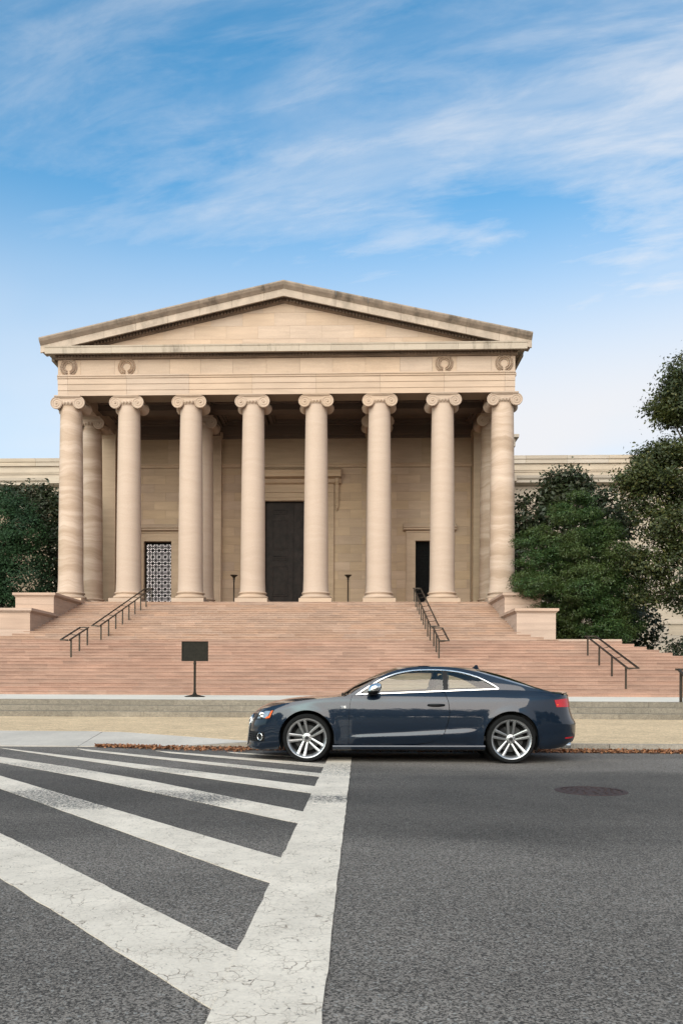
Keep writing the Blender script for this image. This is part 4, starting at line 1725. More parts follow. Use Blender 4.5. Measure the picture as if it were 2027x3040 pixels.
M_CAR = car_paint()
M_CHR = simple('chrome', (0.88, 0.87, 0.85), 0.16, 1.0, noise=.02)
M_ALLOY = simple('silver alloy', (0.43, 0.43, 0.43), 0.30, 0.88, noise=.03)
M_TYRE = simple('tyre rubber', (0.006, 0.006, 0.006), 0.9, spec=.25, noise=.2, scale=40)
M_BLK = simple('black trim', (0.008, 0.008, 0.009), 0.4, spec=.2)
M_MATT = simple('matt black underbody', (0.006, 0.006, 0.006), 0.9)
M_DISC = simple('brake steel', (0.05, 0.05, 0.05), 0.5, 0.8)
M_BARREL = simple('dark wheel barrel', (0.03, 0.03, 0.03), 0.5, 0.6)
M_SEAT = simple('dark leather', (0.02, 0.018, 0.018), 0.6)
M_SEATR = simple('tan leather', (0.09, 0.045, 0.035), 0.6)
M_RED = simple('red lamp lens', (0.42, 0.012, 0.02), 0.12)
M_ORANGE = simple('orange lamp lens', (0.75, 0.12, 0.015), 0.15)
M_LAMP = simple('clear lamp', (0.42, 0.45, 0.48), 0.12, 0.7)
M_PLATE = simple('pale badge', (0.75, 0.72, 0.70), 0.35, 0.3)
k = Nd('tinted glass')
k.done((0, 0, 0), 0.02)
tr = k.n('ShaderNodeBsdfTransparent')
tr.inputs[0].default_value = (0.76, 0.87, 0.80, 1)
gl = k.n('ShaderNodeBsdfGlossy')
gl.inputs['Roughness'].default_value = .01
fr = k.n('ShaderNodeFresnel')
fr.inputs[0].default_value = 1.7
ms = k.n('ShaderNodeMixShader')
k.l(fr.outputs[0], ms.inputs[0])
k.l(tr.outputs[0], ms.inputs[1])
k.l(gl.outputs[0], ms.inputs[2])
k.l(ms.outputs[0], k.out.inputs[0])
M_GLASS = k.m

car = tag(empty('parked_car', (-1.475, 11.86, 0)), 'dark blue two door coupe parked by the kerb over the crosswalk', 'car')

# plan outline (half), from front centre to rear centre, arc-length parametrised
PL = [(0.0, 0.0), (.012, .22), (.05, .45), (.12, .62), (.25, .765), (.45, .855), (.70, .90), (1.0, .918), (1.6, .926), (2.3, .928), (3.0, .926), (3.5, .922), (3.85, .905), (4.12, .868), (4.33, .80), (4.49, .69), (4.60, .50), (4.65, .25), (4.66, 0.0)]
sl = [0.0]
for a, b in zip(PL[:-1], PL[1:]):
    sl.append(sl[-1] + math.dist(a, b))
fxs, fys = spl(sl, [p_[0] for p_ in PL]), spl(sl, [p_[1] for p_ in PL])
SEND = sl[-1]
_ss = np.linspace(0, SEND, 1200)
_xx = np.array([fxs(v) for v in _ss])
_yy = np.array([fys(v) for v in _ss])
for _ in range(2):      # soften kinks
    _yy[1:-1] = (_yy[:-2] + 2 * _yy[1:-1] + _yy[2:]) / 4
_tx, _ty = np.gradient(_xx), np.gradient(_yy)
kern = np.ones(41) / 41
_tx = np.convolve(np.pad(_tx, 20, mode='reflect'), kern, 'valid')
_ty = np.convolve(np.pad(_ty, 20, mode='reflect', reflect_type='odd'), kern, 'valid')
_ln = np.hypot(_tx, _ty)
_nx, _ny = -_ty / _ln, _tx / _ln


def C(s):
    s = min(max(s, 0), SEND)
    return (float(np.interp(s, _ss, _xx)), float(np.interp(s, _ss, _yy)), float(np.interp(s, _ss, _nx)), float(np.interp(s, _ss, _ny)))


def s_of(x):
    return float(np.interp(x, _xx, _ss))


f_front = spl([.10, .145, .177, .227, .326, .49, .58, .662, .72, .80], [.06, .008, -.02, -.004, .006, .022, .055, .104, .16, .26])
f_rear = spl([.15, .2, .29, .405, .52, .56, .60, .733, .832, .93, 1.0], [.30, .20, .035, 0, 0, .012, .04, .085, .10, .112, .125])
f_zb = spl([0, .10, .17, .24, .43, .8, 1.1, 1.4, 1.53, 2.5, 3.5, 3.8, 4.05, 4.3, 4.5, 4.66], [.64, .645, .685, .715, .765, .833, .868, .897, .910, .952, .990, .985, .965, .940, .920, .915])
f_zt = spl([0, .43, .83, 1.13, 1.5, 2.8, 3.6, 4.2, 4.66], [.60, .68, .775, .82, .834, .834, .836, .86, .86])


def side_d(x, z):
    zt = f_zt(x)
    d = 0.0
    if z > .60:
        zm_ = min(z, zt)
        d += .44 * (zm_ - .60) ** 2
        if z > zt:
            e = z - zt
            d += .18 * e + 3.2 * e * e if e < .09 else .18 * e + 3.2 * .0081 + .576 * (e - .09)
    else:
        d += .20 * (.60 - z) ** 2
    # sharp lower feature line that fades at both ends
    if 1.30 < x < 3.32:
        amp = min(1, (x - 1.30) / .35, (3.32 - x) / .35)
        amp = amp * amp * (3 - 2 * amp)
        zl = .362 + (x - 1.4) * .066
        th = .018 + .034 * min(1, (x - 1.3) / .9)
        u = (zl - z) / th
        bump = .024 * amp * min(1, max(0, u))
        fade = min(1, max(0, (z - .24) / .12))
        d += -bump * fade + .0 * amp
    if z < .26:
        d += .9 * (.26 - z) ** 1.5 * 1.2
    # wheel arch flare
    for hx in (.885, 3.635):
        rr_ = math.hypot(x - hx, z - .33)
        d -= .012 * math.exp(-((rr_ - .37) / .055) ** 2)
    return d


def P(s, z, off=0.0, sg=-1):
    x, y, nx, ny = C(s)
    w = nx * nx
    d = (f_front(z) if x < 2.3 else f_rear(z)) * w + side_d(x, z) * (1 - w)
    return (x - nx * (d - off), sg * (y - ny * (d - off)), z)


def in_poly(x, y, poly):
    c = False
    j = len(poly) - 1
    for i in range(len(poly)):
        xi, yi = poly[i]
        xj, yj = poly[j]
        if (yi > y) != (yj > y) and x < (xj - xi) * (y - yi) / (yj - yi) + xi:
            c = not c
        j = i
    return c


def densify(poly, h):
    out = []
    for i in range(len(poly)):
        a, b = poly[i], poly[(i + 1) % len(poly)]
        m = max(1, int(math.dist(a, b) / h))
        out += [(a[0] + (b[0] - a[0]) * t / m, a[1] + (b[1] - a[1]) * t / m) for t in range(m)]
    return out


def panel(poly, fn, h=.03, holes=(), rim=0.0, rimfn=None, hz=None):
    """triangulated skin of a 2-D outline carried onto a surface by fn(u,v[,off])"""
    hz = hz or h
    pb = densify(poly, h)
    hb = [densify(q, h) for q in holes]
    vs = list(pb)
    es = [(i, (i + 1) % len(pb)) for i in range(len(pb))]
    for q in hb:
        o_ = len(vs)
        vs += q
        es += [(o_ + i, o_ + (i + 1) % len(q)) for i in range(len(q))]
    bd = np.array(vs)
    us = [a[0] for a in pb]
    ws = [a[1] for a in pb]
    u = min(us) + h * .5
    row = 0
    while u < max(us):
        w = min(ws) + hz * (.5 if row % 2 else 0)
        while w < max(ws):
            if in_poly(u, w, pb) and not any(in_poly(u, w, q) for q in hb):
                if np.min(np.hypot((bd[:, 0] - u), (bd[:, 1] - w))) > h * .5:
                    vs.append((u, w))
            w += hz
        u += h
        row += 1
    r_ = delaunay_2d_cdt([Vector(v) for v in vs], es, [], 0, 1e-6)
    V2, F = r_[0], r_[2]
    F2 = []
    for f_ in F:
        cu = sum(V2[i][0] for i in f_) / len(f_)
        cw = sum(V2[i][1] for i in f_) / len(f_)
        if in_poly(cu, cw, pb) and not any(in_poly(cu, cw, q) for q in hb):
            F2.append(tuple(f_))
    g = MB()
    g.add([fn(v[0], v[1], 0.0) for v in V2], F2)
    if rim:
        for q in [pb] + hb:
            o_ = len(q)
            vv = [fn(a[0], a[1], 0.0) for a in q] + [fn(a[0], a[1], -rim) for a in q]
            g.add(vv, [(i, (i + 1) % o_, o_ + (i + 1) % o_, o_ + i) for i in range(o_)])
    return g


def arc(hx, r0, z0, a0, a1, n=22):
    return [(hx + r0 * math.cos(R(a0 + (a1 - a0) * i / n)), z0 + r0 * math.sin(R(a0 + (a1 - a0) * i / n))) for i in range(n + 1)]


def sx(pts):
    return [(s_of(x), z) for x, z in pts]


def car_panel(name, poly_xz, mat, parent=None, h=.03, holes=(), rim=.02, sg=-1, off=0.0, s_dom=False):
    pl = poly_xz if s_dom else sx(poly_xz)
    g = panel(pl, lambda u, v, o: P(u, v, o + off, sg), h, [q if s_dom else sx(q) for q in holes], rim, hz=h * .8)
    return obj(name, g, mat, parent or car, True, 50)


HXF, HXR, ZH, RA = .885, 3.635, .335, .372
topline = lambda x0, x1, n: [(x0 + (x1 - x0) * i / n, f_zb(x0 + (x1 - x0) * i / n)) for i in range(n + 1)]
door_front = [(1.462, .245), (1.452, .30), (1.455, .544), (1.470, .80), (1.50, .908)]
door_rear = [(2.742, .955), (2.79, .83), (2.806, .69), (2.787, .56), (2.74, .42), (2.66, .335), (2.54, .278), (2.36, .255)]
G_ = .004
for sg in (-1, 1):
    # front wing and bumper side down to the door shut line
    fr_ = [(s_of(x), z) for x, z in [(a + .0, b) for a, b in arc(HXF, RA, ZH, 0, 180, 26)]]
    pl = [(0, .145)] + [(s_of(x), f_zb(x)) for x in ()]
    top = [(s, f_zb(C(s)[0])) for s in np.linspace(0, s_of(1.50 - G_), 40)]
    poly = ([(0.0, .15), (s_of(.25), .15), (s_of(.47), .165), (s_of(HXF - RA), .24)] + [(s_of(x), z) for x, z in arc(HXF, RA, ZH, 180, 0, 26)][1:-1]
            + [(s_of(HXF + RA), .25), (s_of(1.462 - G_), .245)] + [(s_of(x - G_), z) for x, z in door_front[1:-1]] + top[::-1])
    wing = car_panel('front_wing', poly, M_CAR, sg=sg, s_dom=True, rim=.03)
    dpoly = door_front + [(1.50 + (2.742 - 1.50) * i / 14, f_zb(1.50 + (2.742 - 1.50) * i / 14)) for i in range(1, 14)] + door_rear + [(1.9, .248)]
    dpoly = dpoly[::-1]
    door = car_panel('door', dpoly, M_CAR, sg=sg)
    rear_edge = [(x + 2 * G_, z - (.004 if i > 5 else 0)) for i, (x, z) in enumerate(door_rear)]
    top = [(s, f_zb(C(s)[0])) for s in np.linspace(s_of(2.742 + 2 * G_), SEND, 40)]
    poly = ([(s_of(x), z) for x, z in [(2.36, .243)] + rear_edge[::-1][1:]] + top
            + [(SEND, .24), (s_of(4.45), .215), (s_of(4.2), .19), (s_of(HXR + RA), .20)] + [(s_of(x), z) for x, z in arc(HXR, RA, ZH, 0, 180, 26)][1:-1] + [(s_of(HXR - RA), .243)])
    quarter = car_panel('rear_wing', poly[::-1], M_CAR, sg=sg, s_dom=True, rim=.03)
    # sill with a bright upper ledge
    g = MB()
    rows = [(.241, -.006), (.232, .022), (.215, .030), (.18, .012), (.155, -.06), (.15, -.2)]
    xsq = np.linspace(HXF + RA - .02, HXR - RA + .02, 30)
    vs = []
    for xq in xsq:
        for z, o_ in rows:
            xx_, yy_, nx_, ny_ = C(s_of(xq))
            vs.append((xq, sg * (yy_ - .02 + o_), z + .012 * (xq - 1.25) / 2))
    m = len(rows)
    g.add(vs, [(i * m + j, (i + 1) * m + j, (i + 1) * m + j + 1, i * m + j + 1) for i in range(29) for j in range(m - 1)])
    obj('sill', g, M_CAR, car, True, 40)
    # dark inner shell behind the shut lines
    shell = [(.0, .2), (.5, .26)] + arc(HXF, RA + .03, ZH, 200, -20, 22) + [(1.3, .25), (3.2, .25)] + arc(HXR, RA + .03, ZH, 200, -20, 22) + [(4.1, .24), (4.5, .24)] + [(x, f_zb(x) - .02) for x in np.linspace(4.5, .02, 30)]
    o = car_panel('inner_shell', shell, M_MATT, sg=sg, off=-.03, rim=0, h=.08)
    # wheel arch liners
    for hx in (HXF, HXR):
        g = MB()
        n_ = 20
        vs = []
        for i in range(n_ + 1):
            a = R(205 - 230 * i / n_)
            for y in (.895, .5):
                vs.append((hx + (RA + .012) * math.cos(a), sg * y, ZH + (RA + .012) * math.sin(a)))
        g.add(vs, [(2 * i, 2 * i + 1, 2 * i + 3, 2 * i + 2) for i in range(n_)])
        g.add([(hx + (RA + .01) * math.cos(R(a_)), sg * .5, ZH + (RA + .01) * math.sin(R(a_))) for a_ in range(0, 360, 20)], [tuple(range(18))])
        obj('arch_liner', g, M_MATT, car)
    # door handle
    g = MB()
    c0 = s_of(2.625)
    hp = [(-.10, .0), (-.06, .012), (.06, .012), (.115, .004)]
    pts = [P(c0 + a, .785, .010 + .030 * (1 - (a / .12) ** 2), sg) for a in (-.11, -.08, -.04, 0, .04, .08, .115)]
    g.tube(pts, [.012, .016, .018, .018, .018, .017, .013], 8)
    obj('handle', g, M_BLK, door, True)
    # headlight
    def overlay(name, pts, mat, off=.006, parent=None, dome=0.0, h=.025, rim=.012):
        cx0 = sum(a for a, b in pts) / len(pts)
        cz0 = sum(b for a, b in pts) / len(pts)
        def fn(u, v, o):
            return P(s_of(u) if True else u, v, off + o, sg)
        return obj(name, panel(pts, fn, h, rim=rim), mat, parent or car, True, 40)
    hl = overlay('headlight', [(.10, .560), (.375, .588), (.425, .706), (.30, .700), (.20, .672), (.125, .620)], M_BLK, .004)
    overlay('lens', [(.16, .580), (.33, .595), (.38, .69), (.30, .690), (.215, .655)], M_LAMP, .007, hl)
    overlay('indicator', [(.345, .592), (.37, .594), (.415, .697), (.388, .694)], M_ORANGE, .009, hl)
    overlay('indicator', [(.30, .585), (.344, .589), (.352, .62), (.33, .615)], M_ORANGE, .010, hl)
    # daytime strip and inner reflector
    g = MB()
    g.lathe([(.035, 0), (.045, -.012), (.02, -.004), (0, -.002)], 14, (0, 0, 0), 'Y', cap=False)
    pj = obj('projector', g, M_CHR, hl, True)
    pp = P(s_of(.25), .632, .012, sg)
    pj.location = pp
    pj.rotation_euler = (0, 0, 0 if sg < 0 else math.pi)
    # bumper intake with fog lamp
    gk = overlay('intake', [(.055, .262), (.285, .270), (.295, .335), (.285, .398), (.06, .402)], M_MATT, .004)
    g = MB()
    for zz_ in (.285, .315, .345, .375):
        g.tube([P(s_of(a), zz_, .010, sg) for a in np.linspace(.06, .285, 8)], .005, 5)
    for aa in (.09, .13, .17, .21):
        g.tube([P(s_of(aa), zz_, .010, sg) for zz_ in (.268, .30, .34, .395)], .004, 5)
    obj('intake_grid', g, M_BLK, gk)
    g = MB()
    cs_ = s_of(.232)
    g.tube([P(cs_ + .046 * math.cos(R(a_)), .333 + .048 * math.sin(R(a_)), .014, sg) for a_ in range(0, 360, 20)], .007, 6, True)
    obj('fog_ring', g, M_CHR, gk, True)
    g = MB()
    outl = [(cs_ + .036 * math.cos(R(a_)), .333 + .038 * math.sin(R(a_))) for a_ in range(0, 360, 24)]
    obj('fog_lamp', panel(outl, lambda u, v, o: P(u, v, .009, sg), .02), M_DISC, gk, True)
    # tail lamp
    tl = obj('taillight', panel([(s_of(4.265), .762), (s_of(4.555), .762), (s_of(4.555), .872), (s_of(4.42), .876), (s_of(4.245), .856)], lambda u, v, o: P(u, v, .005 + o, sg), .025, rim=.012), M_RED, car, True, 40)
    obj('reflector', panel([(s_of(4.27), .785), (s_of(4.295), .785), (s_of(4.295), .80), (s_of(4.27), .80)], lambda u, v, o: P(u, v, .009, sg), .02), M_ORANGE, tl)
    overlay('rear_reflector', [(4.40, .33), (4.54, .335), (4.54, .355), (4.40, .35)], M_RED, .004, None, h=.03)

# front grille with chrome frame and four rings
gp = [(-.42, .60), (-.44, .50), (-.34, .20), (.34, .20), (.44, .50), (.42, .60), (.36, .63), (-.36, .63)]
fgr = lambda u, v, o: P(abs(u), v, .006 + o, -1 if u < 0 else 1)
gr = obj('grille', panel(gp, fgr, .05, rim=.01), M_MATT, car)
g = MB()
for zz_ in np.linspace(.23, .60, 10):
    wq = float(np.interp(zz_, [.2, .5, .63], [.33, .43, .38]))
    g.tube([fgr(u, zz_, .008) for u in np.linspace(-wq, wq, 12)], .006, 5)
obj('grille_bars', g, M_BLK, gr)
g = MB()
dq = densify(gp, .06)
g.tube([fgr(u, v, .006) for u, v in dq], .011, 6, True)
obj('grille_frame', g, M_CHR, gr, True)
g = MB()
for i in range(4):
    cq = -.105 + i * .07
    g.tube([fgr(cq + .048 * math.cos(R(a_)), .555 + .048 * math.sin(R(a_)), .02) for a_ in range(0, 360, 20)], .006, 6, True)
obj('badge_rings', g, M_CHR, gr, True)

# ---- top surfaces
cen_x = [.091, .141, .24, .373, .572, .772, 1.037, 1.303, 1.336, 1.569, 1.768, 1.967, 2.166, 2.365, 2.565, 2.764, 3.029, 3.262, 3.461, 3.694, 3.926, 4.125, 4.225, 4.358, 4.524, 4.56]
cen_z = [.658, .702, .759, .807, .849, .874, .893, .913, .925, 1.065, 1.166, 1.251, 1.313, 1.332, 1.337, 1.332, 1.318, 1.294, 1.250, 1.186, 1.102, 1.024, .992, .976, .961, .950]
f_zc = spl(cen_x, cen_z)


def ytop(x):
    best = P(s_of(x), f_zb(x))
    # invert so that the point sits at the wanted x
    s = s_of(x)
    for _ in range(6):
        q = P(s, f_zb(C(s)[0]))
        s = min(max(s + (x - q[0]) * .9, 0), SEND)
    q = P(s, f_zb(C(s)[0]))
    return abs(q[1]), q[2]


def deck(name, xa, xb, nx_, ny_, mat, pw=2.3, zfun=None, tr_=1.0):
    g = MB()
    vs = []
    for i in range(nx_ + 1):
        u = i / nx_
        x = xa + (xb - xa) * (u ** tr_)
        yt, ze = ytop(x)
        yt = max(yt, .004)
        zc = (zfun or f_zc)(x)
        for j in range(-ny_, ny_ + 1):
            v = j / ny_
            v = math.copysign(abs(v) ** .8, v)
            vs.append((x, v * yt, zc - (zc - ze) * abs(v) ** pw))
    m = 2 * ny_ + 1
    g.add(vs, [(i * m + j, i * m + j + 1, (i + 1) * m + j + 1, (i + 1) * m + j) for i in range(nx_) for j in range(m - 1)])
    return obj(name, g, mat, car, True, 50)


xf0 = P(0, f_zb(0))[0]
f_hood = spl([xf0] + cen_x[1:9], [f_zb(0)] + cen_z[1:9])
deck('bonnet', xf0 + .002, 1.40, 34, 12, M_CAR, zfun=f_hood, tr_=1.7)
xr0 = P(SEND, f_zb(4.66))[0]
deck('boot_lid', 4.12, xr0 - .003, 16, 10, M_CAR, zfun=spl([4.12, 4.225, 4.358, 4.50, xr0], [1.0, .985, .972, .958, .925]))
g = MB()
vs = []
for i in range(13):
    v = -1 + 2 * i / 12
    x = 4.535 - .16 * abs(v) ** 2.5
    y = v * .70
    zc = .955 - .02 * v * v
    vs += [(x - .09, y, zc - .006), (x, y, zc + .012), (x + .008, y, zc + .004), (x, y, zc - .03)]
g.add(vs, [(i * 4 + j, i * 4 + (j + 1) % 4, i * 4 + 4 + (j + 1) % 4, i * 4 + 4 + j) for i in range(12) for j in range(4)])
obj('spoiler', g, M_CAR, car, True, 40)

# ---- greenhouse
f_ze = spl([1.40, 1.47, 1.55, 1.745, 1.868, 2.05, 2.235, 2.42, 2.66, 2.85, 3.03, 3.21, 3.37, 3.5, 3.7, 3.93, 4.13, 4.26], [.900, .925, .978, 1.092, 1.162, 1.240, 1.287, 1.306, 1.309, 1.300, 1.275, 1.236, 1.188, 1.148, 1.085, 1.022, .975, .945])
f_y0 = spl([1.3, 1.53, 2.5, 3.5, 4.0, 4.3], [ytop(1.40)[0] - .004] * 2 + [ytop(2.5)[0] - .004, ytop(3.5)[0] - .004, ytop(4.0)[0] - .004, ytop(4.26)[0] - .004])


def GH(x, z, off=0.0, sg=-1):
    e = max(0, z - f_zb(x))
    y = f_y0(x) - .44 * e - .30 * e * e + off * .9
    return (x, sg * y, z + off * .35)


DLO = [(1.545, .916), (1.66, .998), (1.745, 1.051), (1.868, 1.123), (1.95, 1.163), (2.051, 1.201), (2.14, 1.226), (2.235, 1.246), (2.33, 1.259), (2.418, 1.266), (2.54, 1.270), (2.663, 1.269), (2.76, 1.265), (2.846, 1.258), (2.94, 1.244), (3.03, 1.226), (3.12, 1.201), (3.213, 1.170), (3.29, 1.134), (3.366, 1.092), (3.44, 1.048), (3.485, 1.012), (3.478, .999), (3.45, .995), (3.1, .982), (2.7, .964), (2.2, .942), (1.8, .926)]


def inset(poly, d):
    n_ = len(poly)
    ar = sum(poly[i][0] * poly[(i + 1) % n_][1] - poly[(i + 1) % n_][0] * poly[i][1] for i in range(n_))
    sgn = 1 if ar > 0 else -1
    out = []
    for i in range(n_):
        a, b, c_ = poly[i - 1], poly[i], poly[(i + 1) % n_]
        t1 = Vector((b[0] - a[0], b[1] - a[1])).normalized()
        t2 = Vector((c_[0] - b[0], c_[1] - b[1])).normalized()
        nn = (Vector((-t1.y, t1.x)) + Vector((-t2.y, t2.x)))
        nn = nn.normalized() * sgn
        k_ = max(.45, abs(nn.dot(Vector((-t1.y, t1.x)))))
        out.append((b[0] + nn.x * d / k_, b[1] + nn.y * d / k_))
    return out


for sg in (-1, 1):
    xs_ = np.linspace(1.42, 4.25, 50)
    outl = [(x, f_zb(x) + .001) for x in xs_] + [(x, f_ze(x)) for x in xs_[::-1]]
    D1 = inset(DLO, .010)
    gh = obj('roof_side', panel(outl, lambda u, v, o: GH(u, v, o, sg), .035, [D1], .025, hz=.025), M_CAR, car, True, 50)
    # chrome window surround
    dl = densify(DLO, .05)
    din = densify(inset(DLO, .018), .05)
    g = MB()
    ino = inset(dl, .0135)
    n_ = len(dl)
    vs = [GH(a, b, .006, sg) for a, b in dl] + [GH(a, b, .006, sg) for a, b in ino] + [GH(a, b, -.006, sg) for a, b in dl] + [GH(a, b, -.01, sg) for a, b in ino]
    fs = []
    for i in range(n_):
        j = (i + 1) % n_
        fs += [(i, j, n_ + j, n_ + i), (2 * n_ + i, i, j, 2 * n_ + j)[::-1], (n_ + i, n_ + j, 3 * n_ + j, 3 * n_ + i)]
    g.add(vs, fs)
    obj('window_trim', g, M_CHR, gh, True, 40)
    ins = inset(DLO, .011)
    def cut(poly, x0, x1):
        q = clip_poly(densify(poly, .06), lambda p_: p_[0] - x0)
        return clip_poly(q, lambda p_: x1 - p_[0])
    def black(p_in, w_):
        return [inset(p_in, w_)]
    for (xa, xb) in ((1.50, 2.735), (2.80, 3.6)):
        wp = cut(ins, xa, xb)
        win = obj('side_window', panel(wp, lambda u, v, o: GH(u, v, -.010, sg), .05), M_GLASS, gh, True)
        hole = inset(wp, .016)
        if xa < 2:
            hole = clip_poly(hole, lambda p_: p_[0] - 1.80)
        g = panel(wp, lambda u, v, o: GH(u, v, -.014, sg), .05, [hole])
        obj('window_seal', g, M_BLK, gh, True)
    pil = [(2.736, .950), (2.80, .956), (2.80, 1.262), (2.736, 1.262)]
    pil = clip_poly(clip_poly(densify(ins, .04), lambda p_: p_[0] - 2.737), lambda p_: 2.798 - p_[0])
    obj('centre_pillar', panel(pil, lambda u, v, o: GH(u, v, -.007 + o, sg), .03, rim=.03), M_BLK, gh, True, 40)


def canopy(name, xa, xb, nx_, f0, f1, mat, off=0.0, parent=None, bow=0.0):
    """strip of the roof skin between width fractions f0..f1"""
    g = MB()
    vs = []
    fr = np.linspace(f0, f1, 15)
    for i in range(nx_ + 1):
        for v in fr:
            x = xa + (xb - xa) * i / nx_
            ze = f_ze(x)
            ye = abs(GH(x, ze)[1])
            zc = f_zc(x)
            vs.append((x, v * ye, zc - (zc - ze) * abs(v) ** 2.4 + off))
    g.add(vs, [(i * 15 + j, i * 15 + j + 1, (i + 1) * 15 + j + 1, (i + 1) * 15 + j) for i in range(nx_) for j in range(14)])
    return obj(name, g, mat, parent or car, True, 50)


canopy('windscreen', 1.375, 2.12, 14, -.90, .90, M_GLASS)
canopy('roof', 2.121, 3.22, 18, -.90, .90, M_CAR)
canopy('rear_window', 3.221, 4.10, 12, -.88, .88, M_GLASS, -.002)
for sg in (-1, 1):
    canopy('front_pillar', 1.375, 2.12, 14, sg * .90, sg, M_CAR)
    canopy('roof_rail', 2.121, 3.22, 18, sg * .90, sg, M_CAR)
    canopy('rear_pillar', 3.221, 4.24, 14, sg * .88, sg, M_CAR)
canopy('rear_window_seal', 4.10, 4.24, 3, -.88, .88, M_BLK)
g = MB()
n_ = 10
g.prism_xz([(3.21, 1.290), (3.36, 1.282), (3.335, 1.295), (3.315, 1.345), (3.29, 1.348), (3.26, 1.315)], -.02, .02)
obj('aerial', g, M_CAR, car, True, 30)
g = MB()
g.tube([(1.36, y, .918 + .01 * (1 - (y / .6) ** 2)) for y in (-.62, -.3, 0, .3)], .012, 6)
g.tube([(1.345, y, .912) for y in (-.2, .2, .6)], .012, 6)
obj('wiper', g, M_BLK, car)

# mirrors
for sg in (-1, 1):
    g = MB()
    cm = Vector((1.795, sg * .985, 1.0))
    def ell(mb, c, rx, ry, rz, z_lo, z_hi, nn=16, mm=8):
        vs, fs = [], []
        for i in range(mm + 1):
            w = z_lo + (z_hi - z_lo) * i / mm
            r_ = math.sqrt(max(0, 1 - abs(w) ** 2.6))
            for j in range(nn):
                a_ = 2 * math.pi * j / nn
                xx_ = math.copysign(abs(math.cos(a_)) ** .75, math.cos(a_))
                yy_ = math.copysign(abs(math.sin(a_)) ** .85, math.sin(a_))
                sk = .030 * w
                vs.append((c.x + rx * r_ * xx_ + sk * (1 if True else 0), c.y + ry * r_ * yy_, c.z + rz * w))
        for i in range(mm):
            for j in range(nn):
                fs.append((i * nn + j, i * nn + (j + 1) % nn, (i + 1) * nn + (j + 1) % nn, (i + 1) * nn + j))
        fs.append(tuple(range(nn - 1, -1, -1)))
        fs.append(tuple(mm * nn + j for j in range(nn)))
        mb.add(vs, fs)
    g = MB()
    ell(g, cm, .088, .115, .082, -.98, -.32)
    mir = obj('side_mirror', g, M_BLK, car, True, 50)
    g = MB()
    ell(g, cm, .090, .117, .084, -.32, .99)
    obj('mirror_cap', g, M_CHR, mir, True, 50)
    g = MB()
    g.tube([(1.73, sg * .84, .918), (1.75, sg * .90, .935), (1.77, sg * .95, .955)], [.035, .03, .03], 8)
    obj('mirror_arm', g, M_BLK, mir, True)

# V8 badge on the wing (both sides)
def stroke_text(strokes, s0, z0, w, h, sg, rad=.0042):
    g = MB()
    for st in strokes:
        g.tube([P(s0 + u * w, z0 + v * h, .004, sg) for u, v in st], rad, 5)
    return g


LV = [[(0, 1), (.5, 0), (1, 1)]]
L8 = [[(0.5 + .42 * math.cos(R(a_)), .73 + .25 * math.sin(R(a_))) for a_ in range(0, 361, 30)], [(0.5 + .5 * math.cos(R(a_)), .24 + .25 * math.sin(R(a_))) for a_ in range(0, 361, 30)]]
bq = s_of(1.352)
g = stroke_text(LV, bq, .740, .026, .026, -1)
g2 = stroke_text(L8, bq + .036, .740, .024, .026, -1)
g.add(g2.v, g2.f)
obj('badge', g, M_PLATE, car)

# underbody, exhausts, interior
g = MB()
g.prism_xz([(.3, .19), (4.25, .19), (4.35, .32), (4.2, .5), (.5, .5), (.2, .3)], -.49, .49)
g.box(1.27, 3.24, -.80, .80, .17, .30)
obj('underbody', g, M_MATT, car)
for sg in (-1, 1):
    for q in (.50, .60):
        g = MB()
        g.lathe([(.036, -.12), (.040, 0), (.034, .0), (.030, -.1)], 14, (4.50, sg * q, .232), 'X', cap=False)
        obj('exhaust_tip', g, M_CHR, car, True)
g = MB()
g.box(1.45, 3.6, -.80, .80, .30, .36)
g.box(1.38, 1.50, -.78, .78, .36, .86)
g.box(1.50, 1.75, -.76, .76, .70, .88)
g.box(3.45, 4.1, -.70, .70, .36, .90)
obj('cabin_tub', g, M_SEAT, car)
for sg in (-1, 1):
    st = obj('front_seat', MB().box(2.05, 2.60, sg * .38 - .25, sg * .38 + .25, .36, .56), M_SEAT, car)
    g = MB()
    g.prism_xz([(2.48, .54), (2.62, .54), (2.80, 1.02), (2.70, 1.06), (2.64, 1.0)], sg * .38 - .23, sg * .38 + .23)
    obj('seat_back', g, M_SEATR if sg < 0 else M_SEAT, st, True, 40)
    g = MB()
    ell(g, Vector((2.72, sg * .38, 1.10)), .065, .13, .10, -.98, .98)
    obj('headrest', g, M_SEAT, st, True, 50)
g = MB()
g.prism_xz([(2.95, .36), (3.5, .36), (3.62, .98), (3.48, 1.0), (3.36, .60), (2.95, .56)], -.62, .62)
obj('rear_seat', g, M_SEAT, car, True, 40)
g = MB()
g.tube([(1.90 - .08 * math.sin(R(a_)), -.38 + .185 * math.cos(R(a_)), .86 + .165 * math.sin(R(a_))) for a_ in range(0, 360, 15)], .016, 6, True)
g.tube([(1.70, -.38, .80), (1.90, -.38, .86)], .03, 6)
g.box(1.885, 1.905, -.55, -.21, .85, .88)
obj('steering_wheel', g, M_SEAT, car, True, 40)


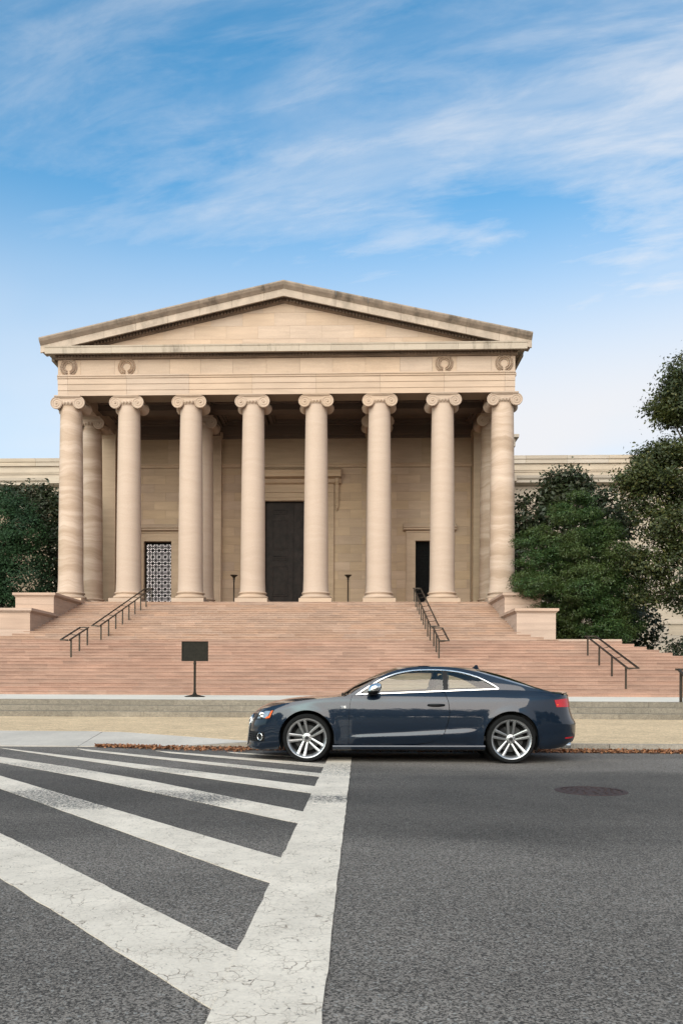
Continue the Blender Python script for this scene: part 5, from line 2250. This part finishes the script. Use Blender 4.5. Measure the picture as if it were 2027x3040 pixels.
# wheels
def wheel(x, sg, rot):
    w = empty('wheel', (x, sg * .80, .328), 0, car)
    w.rotation_euler = (0, 0, 0 if sg < 0 else math.pi)
    g = MB()
    g.lathe([(.265, -.115), (.285, -.123), (.310, -.122), (.321, -.108), (.3265, -.085), (.328, -.06), (.328, .06), (.3265, .09), (.321, .105), (.30, .115), (.265, .11)], 56, (0, 0, 0), 'Y', cap=False)
    for yq in (-.05, 0, .05):
        pass
    obj('tyre', g, M_TYRE, w, True, 40)
    g = MB()
    g.lathe([(.226, -.052), (.229, -.07), (.245, -.098), (.262, -.118), (.269, -.120), (.270, -.112), (.262, -.10), (.262, -.04)], 48, (0, 0, 0), 'Y', cap=False)
    rim_ = obj('rim', g, M_ALLOY, w, True, 40)
    g = MB()
    g.lathe([(.228, -.045), (.231, .03), (.24, .11)], 40, (0, 0, 0), 'Y', cap=False)
    obj('barrel', g, M_BARREL, w, True, 40)
    for i in range(5):
        a = R(rot + 72 * i)
        g = MB()
        for sd_ in (-1, 1):
            # twin spoke: tapered bar, outer face proud
            p0, p1 = (.050, sd_ * .026), (.252, sd_ * .047)
            w0, w1 = .030, .050
            def rt(r_, t_):
                return (r_ * math.cos(a) - t_ * math.sin(a), r_ * math.sin(a) + t_ * math.cos(a))
            vs = []
            for (r_, t_, hw, yo, yi) in ((p0[0], p0[1], w0 / 2, -.062, -.02), (.15, sd_ * .038, .0185, -.082, -.03), (p1[0], p1[1], w1 / 2, -.104, -.06)):
                for (tt, yy_) in ((t_ - hw, yi), (t_ - hw * .8, yo + .004), (t_ + sd_ * hw * .2, yo), (t_ + hw * .8, yo + .004), (t_ + hw, yi)):
                    q = rt(r_, tt)
                    vs.append((q[0], yy_, q[1]))
            fs = [(r_ * 5 + j, r_ * 5 + j + 1, r_ * 5 + j + 6, r_ * 5 + j + 5) for r_ in range(2) for j in range(4)]
            g.add(vs, fs)
        obj('spoke', g, M_ALLOY, w, True, 35)
    g = MB()
    g.lathe([(.0, -.078), (.028, -.078), (.031, -.070), (.062, -.062), (.072, -.045), (.072, 0)], 24, (0, 0, 0), 'Y', cap=False)
    obj('hub', g, M_ALLOY, w, True, 40)
    g = MB()
    for i in range(4):
        g.tube([(-.0165 + i * .011 + .0075 * math.cos(R(b)), -.0795, .0075 * math.sin(R(b))) for b in range(0, 360, 30)], .0014, 4, True)
    g.lathe([(.0, -.0785), (.025, -.0785), (.025, -.077)], 16, (0, 0, 0), 'Y', cap=False)
    obj('centre_cap', g, M_DISC, w)
    g = MB()
    for i in range(5):
        a = R(rot + 36 + 72 * i)
        g.lathe([(.0, -.072), (.009, -.071), (.011, -.05)], 8, (.048 * math.cos(a), 0, .048 * math.sin(a)), 'Y', cap=False)
    o = obj('wheel_bolts', g, M_CHR, w)
    o['kind'] = 'stuff'
    g = MB()
    g.lathe([(.06, -.02), (.175, -.02), (.178, -.005), (.175, .01), (.06, .01)], 36, (0, 0, 0), 'Y', cap=False)
    obj('brake_disc', g, M_DISC, w, True, 40)
    g = MB()
    ang0 = 15 if x < 2 else 150
    vs = []
    for i in range(7):
        a = R(ang0 - 28 + 56 * i / 6)
        for (r_, y_) in ((.115, -.045), (.185, -.045), (.185, .0), (.115, .0)):
            vs.append((r_ * math.cos(a), y_, r_ * math.sin(a)))
    g.add(vs, [(i * 4 + j, i * 4 + (j + 1) % 4, i * 4 + 4 + (j + 1) % 4, i * 4 + 4 + j) for i in range(6) for j in range(4)] + [(0, 1, 2, 3), (27, 26, 25, 24)])
    obj('brake_caliper', g, M_BLK, w)
    g = MB()
    g.lathe([(.0, .03), (.24, .03), (.24, .06)], 30, (0, 0, 0), 'Y', cap=False)
    obj('wheel_back', g, M_MATT, w)
    return w


for (x, rot) in ((HXF, 36), (HXR, 90)):
    for sg in (-1, 1):
        wheel(x, sg, rot)
